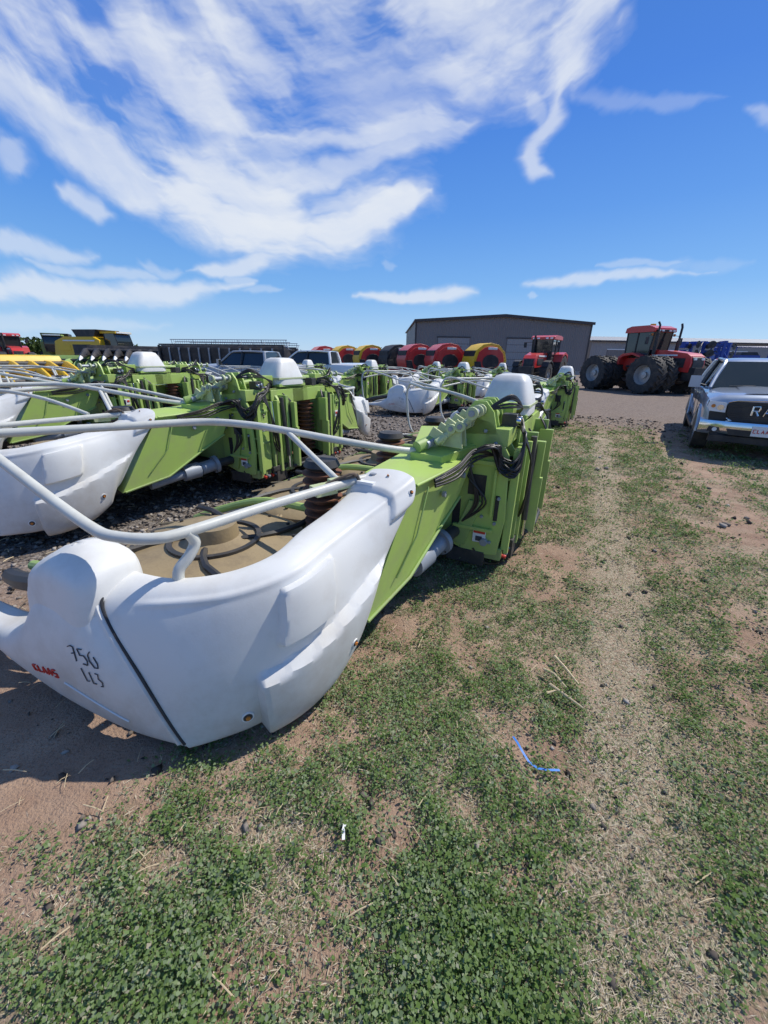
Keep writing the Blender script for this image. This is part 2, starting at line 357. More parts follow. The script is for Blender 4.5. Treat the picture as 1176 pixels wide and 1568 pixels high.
    for i in range(5):
        mb.box((1.86+i*.06, -.36-.03*i, 1.12+.025*i), (.02, .12, .07), 'palegreen', Matrix.Rotation(.5, 3, 'X'))
    mb.tube([(2.56, -.90, 1.06), (2.60, -.92, .35)], .024, 'dark', 12); mb.tube([(2.60, -.92, .62), (2.61, -.92, .2)], .014, 'chrome', 10)
    mb.cyl((2.2, -.62, 1.22), (2.9, -.62, 1.26), .035, 'green2', 14)
    mb.box((2.55, -.66, 1.24), (.16, .14, .12), 'green'); mb.box((2.72, -.72, 1.2), (.1, .12, .1), 'dark')
    mb.box((2.33, -.74, 1.2), (.10, .10, .09), 'dark'); mb.cyl((2.30, -.79, 1.2), (2.30, -.82, 1.2), .02, 'chrome', 8); mb.cyl((2.35, -.79, 1.21), (2.35, -.82, 1.21), .02, 'chrome', 8)
    mb.mirror(CX); parts.append(('frame', mb.mesh('frame', 30), .004, 0))
    # hoses
    mb = MB(); r2 = random.Random(3)
    for k in range(12):
        a = r2.uniform(-.05, .05)
        mb.tube([(1.95+a, -.56, 1.0), (2.02+a, -.68-r2.random()*.05, 1.06), (2.06, -.76, 1.0-.14*r2.random()), (2.08+a, -.84-.04*r2.random(), .80+.16*r2.random()), (2.2, -.88, 1.0+.12*r2.random()), (2.35+a, -.84, 1.13), (2.5, -.78, 1.18+a), (2.7+a, -.66, 1.15)], .0085, 'hose', 6, smooth=30)
    for k in range(5):
        a = r2.uniform(-.05, .05)
        mb.tube([(1.45, -.50+a*.1, .92+a*.5), (1.7, -.56, .94+a), (1.95, -.60, 1.0+a), (2.1, -.72, .98), (2.3, -.86, .9+a)], .008, 'hose', 6, smooth=24)
        mb.tube([(2.3+a, -.86, 1.1), (2.33, -.93, .9), (2.4+a, -.92, .6+a), (2.5, -.88, .4)], .008, 'hose', 6, smooth=24)
        mb.tube([(2.66, -.84, 1.1), (2.7+a, -.92, .95), (2.69, -.90, .5+a*2), (2.62, -.86, .3)], .007, 'hose', 6, smooth=24)
        mb.tube([(2.16, -.60, 1.28), (2.26, -.74, 1.34+a), (2.42, -.80, 1.28), (2.6, -.74, 1.22+a*.5)], .008, 'hose', 6, smooth=20)
        mb.tube([(2.09, -.45-a, .98), (2.07, -.55, .84+a), (2.085, -.64+a, .62), (2.09, -.52, .44)], .007, 'hose', 6, smooth=20)
    for k in range(8):
        mb.tube([(2.12+.06*k, -.62, .22), (2.15+.06*k, -.72, .10+.03*r2.random()), (2.22+.06*k, -.84, .12), (2.27+.06*k, -.82, .24)], .010, 'hose', 6, smooth=16)
    mb.mirror(CX); parts.append(('hoses', mb.mesh('hoses', 60), 0, 0))
    # ribbed feed rollers
    mb = MB()
    for c in ((2.80, -.66),):
        mb.cyl((c[0], c[1], .26), (c[0], c[1], 1.04), .08, 'rust', 20)
        for k in range(13):
            z = .30+k*.055; mb.lathe([(.08, z), (.125, z+.006), (.125, z+.018), (.08, z+.026)], (c[0], c[1], 0), 'rust', 'z', 24)
    mb.mirror(CX)
    # rotors
    for cx in (.80, 1.92, 3.05, 4.18, 5.30):
        cy = .66; z0 = .0
        mb.lathe([(.001, .66), (.13, .66), (.14, .58), (.18, .56), (.42, .545), (.53, .52), (.56, .50), (.56, .48), (.3, .47), (.3, .30), (.5, .29), (.5, .27), (.1, .27)], (cx, cy, z0), 'tan', 'z', 56)
        mb.lathe([(.24, .556), (.24, .572), (.27, .572), (.27, .553)], (cx, cy, z0), 'dark', 'z', 40)
        for k in range(14):
            a = k*2*math.pi/14
            pts = [(cx+r*math.cos(a+b), cy+r*math.sin(a+b), .50) for r, b in ((.52, 0), (.58, .04), (.64, .14))]
            mb.tube(pts, .018, 'tan', 5, r1=.006)
            mb.cyl((cx+.47*math.cos(a), cy+.47*math.sin(a), .52), (cx+.47*math.cos(a), cy+.47*math.sin(a), .548), .012, 'dark', 8)
        for k in range(4):
            a = k*math.pi/2+.3
            mb.tube([(cx+r*math.cos(a+r*1.2), cy+r*math.sin(a+r*1.2), .56) for r in (.16, .26, .36, .50, .62)], .02, 'dark', 6)
    for cx, cy in ((1.36, .25), (2.48, .3), (3.62, .3), (4.74, .25)):
        mb.cyl((cx, cy, .3), (cx, cy, .95), .07, 'rust', 18)
        for k in range(11):
            z = .34+k*.055; mb.lathe([(.07, z), (.13, z+.006), (.13, z+.016), (.07, z+.024)], (cx, cy, 0), 'rust', 'z', 22)
        mb.lathe([(.001, 1.0), (.1, .99), (.12, .95), (.1, .93)], (cx, cy, 0), 'dark', 'z', 22)
    parts.append(('rotors', mb.mesh('rotors', 35), 0, 0))
    # deck + row points
    mb = MB()
    mb.extr([(.12, -.02), (.3, -.14), (5.8, -.14), (5.98, -.02), (6.0, .9), (5.7, 1.15), (.4, 1.15), (.1, .9)], 'z', .20, .27, 'dark')
    mb.tube([(.2, .9, .5), (.12, 1.1, .48), (.1, 1.4, .42), (.15, 1.7, .34)], .05, 'dark', 10, smooth=12)
    mb.tube([(.28, 1.0, .56), (.2, 1.2, .5), (.2, 1.5, .44)], .03, 'green2', 10, smooth=12)
    for cx in (1.36, 2.48, 3.62, 4.74):
        mb.extr([(cx-.28, .25), (cx-.14, .02), (cx+.14, .02), (cx+.28, .25), (cx+.05, .7), (cx-.05, .7)], 'z', .30, .34, 'dark')
        mb.tube([(cx, .35, .62), (cx, .8, .60), (cx, 1.25, .45), (cx, 1.6, .3)], .03, 'green', 10, smooth=14)
    for k in range(9):
        cx = .42+k*(5.26/8)
        mb.tube([(cx, .95, .33), (cx, 1.15, .34), (cx, 1.4, .31), (cx, 1.85, .16)], .085, 'green2' if k % 2 else 'white', 12, r1=.012)
    parts.append(('deck', mb.mesh('deck', 35), 0, 0))
    # top white cover
    mb = MB()
    G3 = []
    for z, a, b, ox in ((1.19, .255, .20, 0), (1.27, .25, .2, 0), (1.30, .24, .19, 0), (1.44, .17, .15, .01), (1.485, .14, .12, .01), (1.50, .10, .08, .01), (1.502, .001, .001, .01)):
        row = []
        for k in range(33):
            t = 2*math.pi*k/32; e = .35
            cx = math.copysign(abs(math.cos(t))**e, math.cos(t)); cy = math.copysign(abs(math.sin(t))**e, math.sin(t))
            row.append((CX-.15+ox+cx*a, -.62+cy*b, z))
        G3.append(row)
    mb.grid(np.array(G3), 'white'); mb.box((CX-.15, -.62, 1.185), (.5, .38, .03), 'green')
    mb.box((CX-.15, -.62, 1.265), (.515, .405, .018), 'palegreen')
    parts.append(('top_cover', mb.mesh('top_cover', 40), 0, 0))
    mb = MB()
    for l in (1.0, 2.3):
        mb.box((l, .3, .10), (.07, .07, .22), 'dark'); mb.box((l, .3, -.005), (.16, .16, .02), 'dark')
    mb.box((2.45, -.7, .05), (.08, .08, .14), 'dark'); mb.box((2.45, -.7, -.01), (.14, .14, .02), 'dark')
    mb.mirror(CX); parts.append(('parking_stands', mb.mesh('parking_stands'), 0, 0))
    return parts
PARTS = build_header_parts()
mb = MB()
mb.tube([(1.9, -.1, 1.02), (1.7, .35, 1.12), (1.5, .8, 1.18), (1.0, 1.15, 1.14), (.5, 1.45, 1.1), (.05, 1.72, 1.02)], .019, 'tube', 10, smooth=40)
mb.tube([(1.5, .8, 1.18), (1.45, .6, .95), (1.4, .35, .8)], .016, 'tube', 8)
mb.tube([(.9, 0, .98), (.8, .5, 1.1), (.65, 1.0, 1.16), (.5, 1.45, 1.12)], .018, 'tube', 10, smooth=20)
mb.mirror(CX); XRAIL = mb.mesh('inner_rails', 40)
def header(l, f, dz=0, yaw=0, extra=True):
    p = (Vector((-.8, 1.12, 0))+LV*l+FV*f)*S
    e = empty('corn_header', (p.x, p.y, dz), HROT+yaw, S)
    for n, me, bv, so in PARTS: child(n, me, e, bv, so)
    if extra: child('inner_rails', XRAIL, e)
    return e
header(0, 0, extra=False)
header(.5, 2.95, .10)
header(.9, 6.2, .16, .03)
header(8.2, .1, 0, -.02)
header(10.2, 3.3, .04, .03)
header(9.4, 6.6, .06, -.02)
header(17.5, 3.4, .0, .04)
header(17.5, 7.0, .0)
header(3.4, 10.2, .1, .05)
header(11.4, 11.0, .0, -.04)

# ------------------------------------------------------------------ wheels
def wheel(mb, c, r, w, rim, lugs=22, rr=.55, side=1):
    """axis y"""
    x, y, z = c; h = w/2; R = r*rr
    mb.lathe([(R, -h*.75), (R*1.08, -h*.95), (r*.86, -h*1.0), (r*.95, -h*.92), (r*.97, 0), (r*.95, h*.92), (r*.86, h), (R*1.08, h*.95), (R, h*.75)], (x, y, z), 'rubber', 'y', 36)
    mb.lathe([(R*1.02, -h*.8), (R*.95, -h*.55), (R*.9, h*.0), (R*.4, side*h*.15), (.001, side*h*.2)], (x, y, z), rim, 'y', 28)
    mb.lathe([(R*1.02, h*.8), (R*.95, h*.55), (R*.9, 0)], (x, y, z), rim, 'y', 28)
    mb.lathe([(R*.35, side*h*.15), (R*.33, side*h*.5), (.001, side*h*.55)], (x, y, z), rim, 'y', 16)
    if lugs:
        for k in range(lugs):
            for sgn in (1, -1):
                a = 2*math.pi*(k+(.25 if sgn > 0 else -.25))/lugs
                p = (x+math.cos(a)*r*.965, y+sgn*h*.48, z+math.sin(a)*r*.965)
                rot = Matrix.Rotation(-a, 3, 'Y') @ Matrix.Rotation(sgn*.65, 3, 'X')
                mb.box(p, (r*.07, h*1.15, r*.075), 'rubber', rot)

# ------------------------------------------------------------------ tractors
def tractor4(name, loc, rot, sc=1):
    e = empty(name, loc, rot, sc)
    mb = MB()
    for x in (-1.85, 1.85):
        for y in (-1.08, -1.95, 1.08, 1.95):
            wheel(mb, (x, y, 1.06), 1.06, .74, 'rimgrey', 20, .5, 1 if y > 0 else -1)
        mb.cyl((x, -2, 1.06), (x, 2, 1.06), .14, 'black', 12)
    child('wheels', mb.mesh('t4_wheels'), e)
    mb = MB()
    mb.box((.1, 0, 1.05), (5.2, .8, .5), 'black'); mb.box((3.2, 0, 1.15), (.7, 1.0, .7), 'black')
    mb.extr([(.7, 1.35), (.7, 2.45), (1.6, 2.42), (2.9, 2.25), (3.15, 2.1), (3.25, 1.75), (3.2, 1.25)], 'y', -.55, .55, 'red')
    mb.extr([(3.05, 2.12), (3.22, 2.02), (3.30, 1.72), (3.25, 1.25), (3.0, 1.25)], 'y', -.42, .42, 'black')
    for y in (-.565, .565):
        mb.box((2.2, y, 1.75), (1.4, .03, .5), 'black'); mb.box((1.6, y*1.02, 2.15), (1.6, .02, .08), 'label')
    for y in (-.3, .3): mb.box((3.27, y, 1.95), (.06, .2, .12), 'lamp')
    mb.box((.3, 0, 1.5), (1.6, 1.9, .12), 'black')
    for y in (-1.0, 1.0):
        mb.extr([(-1.0, 1.6), (-1.0, 2.05), (-.7, 2.25), (.0, 2.3), (.6, 2.1), (.6, 2.0), (0, 2.18), (-.6, 2.1), (-.85, 1.95), (-.85, 1.6)], 'y', y-.25, y+.25, 'red')
    mb.box((-.5, .95, 1.2), (.5, .3, .9), 'black')
    mb.extr([(-1.05, 1.5), (-1.05, 2.0), (.65, 2.0), (.7, 1.5)], 'y', -.75, .75, 'red')
    mb.extr([(-1.2, 3.45), (-1.15, 3.72), (-.8, 3.82), (.4, 3.82), (.8, 3.68), (.85, 3.5), (.8, 3.45)], 'y', -.88, .88, 'red')
    mb.box((.85, 0, 3.52), (.06, 1.5, .12), 'black')
    for y in (-.6, -.3, .3, .6): mb.box((.9, y, 3.52), (.05, .18, .09), 'lamp')
    for y in (-.9, .9): mb.box((.75, y, 3.3), (.1, .08, .14), 'orange')
    mb.box((-.1, 0, 3.9), (.25, .18, .12), 'yellow')
    mb.cyl((.95, -.7, 2.2), (.95, -.7, 3.4), .09, 'black', 14); mb.tube([(.95, -.7, 3.4), (.95, -.7, 3.8), (.85, -.74, 3.98)], .055, 'black', 10)
    mb.cyl((1.25, .72, 2.2), (1.25, .72, 3.0), .10, 'black', 14); mb.tube([(1.25, .72, 3.0), (1.25, .72, 3.7), (1.15, .76, 3.9)], .06, 'black', 10)
    for y in (-1.25, 1.25):
        mb.tube([(.7, y*.6, 3.3), (.85, y, 3.25), (.9, y*1.05, 2.95)], .02, 'black', 6); mb.box((.88, y*1.08, 2.95), (.05, .22, .4), 'black')
    mb.box((-1.8, 0, 1.4), (1.8, .9, .35), 'red'); mb.box((-2.6, 0, 1.1), (.4, .7, .9), 'black')
    for z in (.6, .9, 1.2, 1.5): mb.box((0, 1.25, z), (.5, .2, .03), 'black')
    mb.box((-.25, 1.28, 1.05), (.03, .05, 1.1), 'black'); mb.box((.25, 1.28, 1.05), (.03, .05, 1.1), 'black')
    child('body', mb.mesh('t4_body', 30), e, .02)
    mb = MB()
    mb.extr([(-1.0, 2.0), (-1.1, 3.45), (.75, 3.45), (.62, 2.0)], 'y', -.72, .72, 'glass')
    for y in (-.73, .73):
        for a, b in (((-1.0, 2.0), (-1.1, 3.45)), ((.62, 2.0), (.75, 3.45)), ((-.3, 2.0), (-.32, 3.45))):
            mb.tube([(a[0], y, a[1]), (b[0], y, b[1])], .04, 'black', 6)
    child('cab_glass', mb.mesh('t4_glass', 30), e)
    return e

def tractor2(name, loc, rot, sc=1, body='red'):
    e = empty(name, loc, rot, sc); mb = MB()
    for y in (-1.0, 1.0): wheel(mb, (-1.2, y, .98), .98, .6, 'rimgrey', 20, .5, 1 if y > 0 else -1)
    for y in (-.95, .95): wheel(mb, (1.6, y, .72), .72, .48, 'rimgrey', 18, .5, 1 if y > 0 else -1)
    mb.cyl((-1.2, -1, .98), (-1.2, 1, .98), .12, 'black', 12); mb.cyl((1.6, -1, .72), (1.6, 1, .72), .1, 'black', 12)
    child('wheels', mb.mesh('t2_wheels'), e)
    mb = MB()
    mb.box((.2, 0, .95), (3.6, .6, .5), 'black')
    mb.extr([(.0, 1.2), (.0, 2.1), (1.2, 2.05), (2.2, 1.9), (2.45, 1.7), (2.5, 1.1)], 'y', -.42, .42, body)
    mb.extr([(2.2, 1.8), (2.46, 1.66), (2.54, 1.3), (2.5, 1.0), (2.2, 1.0)], 'y', -.33, .33, 'black')
    for y in (-.43, .43): mb.box((1.4, y, 1.5), (1.3, .03, .4), 'black'); mb.box((1.1, y*1.03, 1.85), (1.6, .02, .1), 'label')
    mb.box((2.75, 0, .95), (.5, .9, .5), 'black')
    for y in (-1.0, 1.0):
        mb.extr([(-2.0, 1.5), (-1.8, 2.0), (-1.2, 2.15), (-.6, 2.0), (-.35, 1.5), (-.6, 1.85), (-1.2, 2.0), (-1.75, 1.85)], 'y', y-.3, y+.3, body)
        mb.extr([(1.0, 1.2), (1.2, 1.5), (1.6, 1.6), (2.0, 1.5), (2.2, 1.2), (1.95, 1.42), (1.6, 1.52), (1.25, 1.42)], 'y', y-.22, y+.22, 'black')
    mb.extr([(-1.5, 1.1), (-1.5, 1.8), (.1, 1.8), (.15, 1.1)], 'y', -.7, .7, 'black')
    mb.extr([(-1.65, 2.95), (-1.6, 3.15), (-1.2, 3.22), (-.1, 3.22), (.25, 3.1), (.25, 2.95)], 'y', -.82, .82, body)
    for y in (-.6, -.3, .3, .6): mb.box((.28, y, 3.02), (.05, .18, .09), 'lamp')
    mb.cyl((.35, -.5, 1.9), (.35, -.5, 3.2), .07, 'black', 12)
    for y in (-1.15, 1.15):
        mb.tube([(.1, y*.6, 2.8), (.3, y, 2.75)], .02, 'black', 6); mb.box((.32, y, 2.6), (.05, .2, .35), 'black')
    child('body', mb.mesh('t2_body', 30), e, .02)
    mb = MB(); mb.extr([(-1.45, 1.8), (-1.6, 2.95), (.2, 2.95), (.1, 1.8)], 'y', -.68, .68, 'glass')
    for y in (-.69, .69):
        for a, b in (((-1.45, 1.8), (-1.6, 2.95)), ((.1, 1.8), (.2, 2.95)), ((-.7, 1.8), (-.72, 2.95))):
            mb.tube([(a[0], y, a[1]), (b[0], y, b[1])], .04, 'black', 6)
    child('cab_glass', mb.mesh('t2_glass', 30), e)
    return e

def combine(name, loc, rot, body, sc=1):
    e = empty(name, loc, rot, sc); mb = MB()
    for y in (-1.4, 1.4): wheel(mb, (1.2, y, .95), .95, .75, 'yellow' if body != 'red' else 'rimgrey', 18, .5, 1 if y > 0 else -1)
    for y in (-1.3, 1.3): wheel(mb, (-2.6, y, .65), .65, .5, 'yellow', 16, .5, 1 if y > 0 else -1)
    child('wheels', mb.mesh('cb_wheels'), e); mb = MB()
    mb.extr([(1.9, 1.1), (1.9, 3.0), (1.2, 3.3), (-2.4, 3.3), (-3.7, 2.9), (-4.1, 1.6), (-3.4, 1.0), (-1.5, .8)], 'y', -1.45, 1.45, body)
    mb.extr([(1.2, 3.3), (1.6, 3.95), (-1.4, 3.95), (-1.0, 3.3)], 'y', -1.3, 1.3, 'black')
    for y in (-1.47, 1.47):
        mb.box((-.4, y, 2.0), (2.2, .03, 1.2), 'black'); mb.box((-2.6, y, 2.3), (1.6, .03, .5), body); mb.box((-.6, y*1.01, 2.95), (4, .02, .12), 'label')
    mb.box((2.5, 0, 3.7), (1.9, 1.8, .16), body); mb.box((3.47, 0, 3.7), (.05, 1.6, .12), 'lamp')
    mb.extr([(1.9, .9), (1.9, 1.7), (3.6, 1.1), (3.6, .5)], 'y', -.7, .7, 'black')
    mb.tube([(1.2, 1.5, 2.9), (-3.9, 1.75, 3.5)], .2, body, 14); mb.cyl((-3.9, 1.75, 3.5), (-4.2, 1.76, 3.4), .22, 'black', 12)
    for z in (.8, 1.1, 1.4, 1.7): mb.box((2.2, 1.55, z), (.5, .25, .03), 'black')
    child('body', mb.mesh('cb_body', 30), e, .03)
    mb = MB(); mb.extr([(1.92, 1.9), (1.92, 3.6), (3.2, 3.6), (3.45, 2.7), (3.2, 1.9)], 'y', -.85, .85, 'glass')
    for y in (-.86, .86): mb.tube([(1.95, y, 1.9), (1.95, y, 3.6)], .05, 'black', 6); mb.tube([(3.2, y, 3.6), (3.45, y, 2.7), (3.2, y, 1.9)], .04, 'black', 6)
    child('cab_glass', mb.mesh('cb_glass'), e); return e

def baler(loc, rot, c, sc=1):
    e = empty('round_baler', loc, rot, sc); mb = MB()
    prof = [(1.3, .9), (1.45, 1.6), (1.2, 2.4), (.6, 2.85), (-.2, 3.0), (-1.0, 2.85), (-1.65, 2.3), (-1.9, 1.6), (-1.7, .9), (-1.1, .5), (.8, .5)]
    trim = 'red' if c == 'yellow' else c
    mb.extr(prof, 'y', -.95, .95, c)
    inner = [(x*.82-.02, (z-1.7)*.8+1.7) for x, z in prof]
    for y in (-1, 1):
        mb.extr(inner, 'y', y*.955, y*1.05, trim)
        in2 = [(x*.5-.1, (z-1.5)*.42+1.45) for x, z in prof]; mb.extr(in2, 'y', y*1.052, y*1.09, 'black')
        mb.extr([(.5, .5), (1.3, .7), (1.4, 1.5), (.8, 1.5)], 'y', y*1.052, y*1.1, 'black')
        mb.box((-.3, y*1.07, 2.55), (.9, .03, .18), 'label')
        wheel(mb, (-.1, y*1.35, .55), .55, .4, c, 0, .5, y)
    mb.box((1.2, 0, 2.1), (.3, 1.7, .5), 'black'); mb.box((-1.7, 0, 1.4), (.3, 1.9, .1), 'black')
    for k in range(6): mb.box((-1.3-.09*k, 0, 2.72-.22*k), (.06, 1.92, .07), 'black')
    mb.tube([(1.2, -.4, .6), (3.0, 0, .55)], .07, c, 8); mb.tube([(1.2, .4, .6), (3.0, 0, .55)], .07, c, 8)
    mb.cyl((2.9, 0, .55), (2.9, 0, 0), .05, 'black', 8)
    child('body', mb.mesh('baler_body', 30), e, .02); return e

# ------------------------------------------------------------------ pickup
def letters(txt, mb, org, ux, uz, h, mat, r):
    G = {'R': [[(0, 0), (0, 1), (.55, 1), (.6, .75), (.55, .5), (0, .5)], [(.3, .5), (.6, 0)]], 'A': [[(0, 0), (.3, 1), (.6, 0)], [(.12, .38), (.48, .38)]],
         'M': [[(0, 0), (0, 1), (.35, .4), (.7, 1), (.7, 0)]], 'C': [[(.6, 1), (0, 1), (0, 0), (.6, 0)]], 'L': [[(0, 1), (0, 0), (.5, 0)]],
         'S': [[(.6, 1), (0, 1), (0, .5), (.6, .5), (.6, 0), (0, 0)]]}
    o = Vector(org); ux = Vector(ux); uz = Vector(uz); x = 0
    for ch in txt:
        for st in G[ch]: mb.tube([o+ux*(x+p[0])*h+uz*p[1]*h for p in st], r, mat, 6)
        x += 1.0
def pickup(loc, rot, mat, sc=1):
    e = empty('pickup_truck', loc, rot, sc)
    def sec(x, w, zb, zt, zs, crown=.03):
        half = [(w-.14, zb), (w-.03, zb+.08), (w-.01, zb+.22), (w, (zb+zs)/2+.08), (w-.015, zs-.10), (w-.05, zs-.02), (w-.11, zs+.01), (w-.2, (zs+zt)/2+.02), (w-.30, zt), (w*.35, zt+crown*.6), (0, zt+crown)]
        return [(x, y, z) for y, z in half]+[(x, -y, z) for y, z in reversed(half[:-1])]
    stn = [(2.88, .90, .62, 1.06, 1.02), (2.87, .93, .52, 1.12, 1.06), (2.80, .97, .48, 1.20, 1.12), (2.6, .99, .46, 1.245, 1.16), (2.1, 1.0, .46, 1.28, 1.19), (1.6, 1.0, .46, 1.30, 1.215), (1.2, 1.0, .46, 1.315, 1.24),
           (.9, 1.0, .46, 1.32, 1.26), (-1.25, 1.0, .46, 1.33, 1.28), (-1.30, 1.0, .5, 1.34, 1.30), (-2.88, 1.0, .52, 1.36, 1.32), (-2.96, .97, .6, 1.30, 1.26)]
    G = np.array([sec(*q) for q in stn])
    mb = MB(); mb.grid(G, mat)
    n = G.shape[1]; mb.add([tuple(p) for p in G[0]], [tuple(range(n))], 'black'); mb.add([tuple(p) for p in G[-1]], [tuple(range(n))], mat)
    D = np.array([[(x, y*.42, (1.335 if x < 1.5 else 1.335-(x-1.5)*.075)+.028*(1-abs(y)**4)) for y in np.linspace(-1, 1, 13)] for x in np.linspace(1.25, 2.65, 8)])
    mb.grid(D, mat)
    ys = np.linspace(-1, 1, 15)
    R = np.array([[(.62, y*.66, 1.875), (.50, y*.68, 1.925), (.2, y*.70, 1.955), (-.5, y*.71, 1.965), (-1.05, y*.70, 1.95), (-1.20, y*.69, 1.91)] for y in ys])
    R[:, :, 2] -= (np.abs(ys)[:, None]**5)*.05
    mb.grid(R, mat)
    for y in (-1, 1):
        mb.tube([(1.32, y*.88, 1.29), (1.0, y*.80, 1.56), (.62, y*.68, 1.86), (.3, y*.72, 1.91), (-.5, y*.73, 1.925), (-1.15, y*.71, 1.90)], .042, mat, 8, smooth=24)
        mb.tube([(-1.28, y*.93, 1.31), (-1.24, y*.84, 1.6), (-1.16, y*.71, 1.90)], .07, mat, 8)
        mb.tube([(.03, y*.945, 1.30), (-.02, y*.75, 1.91)], .032, 'black', 8)
        for x in (1.02, -.02, -1.14): mb.box((x, y*1.001, .86), (.010, .006, .78), 'black')
        for x in (.12, -.98): mb.box((x+.02, y*1.014, 1.14), (.20, .03, .035), 'chrome')
        mb.box((1.05, y*1.17, 1.42), (.11, .22, .26), mat); mb.box((.99, y*1.17, 1.42), (.012, .19, .22), 'glass'); mb.tube([(1.04, y*.95, 1.32), (1.04, y*1.10, 1.36)], .03, 'black', 6)
        for x in (1.95, -1.85):
            pts = [(x+.52*math.cos(a), y*.992, .44+.50*math.sin(a)) for a in np.linspace(0.0, math.pi, 20)]
            mb.tube(pts, .04, mat, 8)
            poly = [(x+.50*math.cos(a), .44+.485*math.sin(a)) for a in np.linspace(0, math.pi, 20)]+[(x-.5, .40), (x+.5, .40)]
            mb.extr(poly, 'y', y*.97, y*1.004, 'black')
        mb.box((0.05, y*.96, .42), (2.6, .16, .07), 'black')
    child('body', mb.mesh('pk_body', 38), e)
    mb = MB()
    base = [(1.34, .86, 1.30), (-1.28, .90, 1.31)]; top = [(.63, .65, 1.87), (-1.17, .66, 1.90)]
    v = [(x, y*s_, z) for s_ in (1, -1) for x, y, z in base+top]
    mb.add(v, [(0, 1, 3, 2), (4, 6, 7, 5), (0, 2, 6, 4), (1, 5, 7, 3), (2, 3, 7, 6)], 'glass')
    child('windows', mb.mesh('pk_glass'), e)
    mb = MB()
    mb.extr([(-.52, .74), (-.62, .88), (-.64, 1.08), (-.56, 1.13), (.56, 1.13), (.64, 1.08), (.62, .88), (.52, .74)], 'x', 2.86, 2.93, 'black')
    mb.tube([(2.90, -.64, 1.11), (2.93, -.5, 1.15), (2.95, 0, 1.165), (2.93, .5, 1.15), (2.90, .64, 1.11)], .018, 'chrome', 8)
    mb.tube([(2.91, -.60, .80), (2.94, -.5, .74), (2.955, 0, .73), (2.94, .5, .74), (2.91, .60, .80)], .016, 'chrome', 8)
    for z in (.80, .84, .88, .92, 1.04, 1.08): mb.box((2.935, 0, z), (.012, 1.16, .008), 'dark')
    letters('RAM', mb, (2.95, -.25, .88), (0, 1, 0), (0, 0, 1), .17, 'chrome', .018)
    for y in (-1, 1):
        mb.extr([(y*.645, .90), (y*.655, 1.09), (y*.94, 1.12), (y*.96, 1.0), (y*.90, .92)], 'x', 2.72, 2.90, 'lamp'); mb.cyl((2.89, y*.74, 1.0), (2.915, y*.74, 1.0), .055, 'chrome', 14)
        mb.cyl((2.89, y*.86, 1.02), (2.912, y*.86, 1.02), .035, 'orange', 12)
    B = []
    for x, zz in ((2.86, .44), (2.99, .47), (3.04, .54), (3.05, .66), (3.03, .74), (2.92, .77)):
        B.append([(x-.17*abs(y)**3, y*1.0, zz) for y in np.linspace(-1, 1, 25)])
    mb.grid(np.array(B), 'chrome' if mat != 'truckgrey' else mat); mb.box((2.85, 0, .58), (.2, 1.6, .24), 'black')
    mb.box((2.93, 0, .40), (.14, 1.6, .12), 'black'); mb.extr([(-.50, .49), (-.56, .60), (.56, .60), (.50, .49)], 'x', 3.0, 3.052, 'black')
    for y in (-.74, .74): mb.extr([(y-.12, .53), (y-.10, .62), (y+.10, .62), (y+.12, .53)], 'x', 2.9, 2.995, 'black'); mb.cyl((2.97, y, .575), (3.005, y, .575), .04, 'lamp', 14)
    mb.box((3.072, 0, .60), (.012, .36, .19), 'label'); letters('CLAAS', mb, (3.081, -.155, .57), (0, 1, 0), (0, 0, 1), .062, 'redmark', .008)
    for y in (-.3, .3): mb.tube([(1.36, y-.25, 1.345), (1.28, y+.2, 1.37)], .01, 'black', 6)
    child('front_trim', mb.mesh('pk_trim', 40), e, .004)
    mb = MB()
    for x in (1.95, -1.85):
        for y in (-.86, .86):
            wheel(mb, (x, y, .42), .42, .29, 'rimgrey', 0, .64, 1 if y > 0 else -1)
            s_ = 1 if y > 0 else -1
            for k in range(6):
                a = k*math.pi/3; mb.box((x+.13*math.cos(a), y+s_*.09, .42+.13*math.sin(a)), (.20, .03, .05), 'rimgrey', Matrix.Rotation(-a, 3, 'Y'))
    child('wheels', mb.mesh('pk_wheels', 40), e); return e

pickup((9.0, 10.05, 0), rad(236), 'silver', 1.0)
pickup((-6.9, 21.0, .1), rad(168), 'truckgrey')
pickup((-4.2, 23.5, .1), rad(170), 'truckwhite', 1.05)

tractor4('articulated_tractor', (17.4, 27.9, 0), rad(-72), 1.06)
tractor2('farm_tractor', (13.0, 35, 0), rad(-128), 1.18)
tractor2('farm_tractor', (-40.5, 45, 0), rad(-40), 1.15)
combine('combine_harvester', (-40, 51, 0), rad(-60), 'green2', 1.0)
combine('combine_harvester', (-29, 42, 0), rad(-15), 'yellow', 1.0)
for i, (u, D, c, rr) in enumerate([(9.4, 41, 'yellow', -160), (5.8, 43, 'red', -160), (3.0, 46, 'red', -155), (.9, 49, 'black', -150), (-2.4, 52, 'yellow', -155), (-5.8, 56, 'yellow', -150), (-9.4, 60, 'red', -150), (-3.2, 66, 'red', -150)]):
    baler((u, D, 0), rad(rr), c, 1.12)

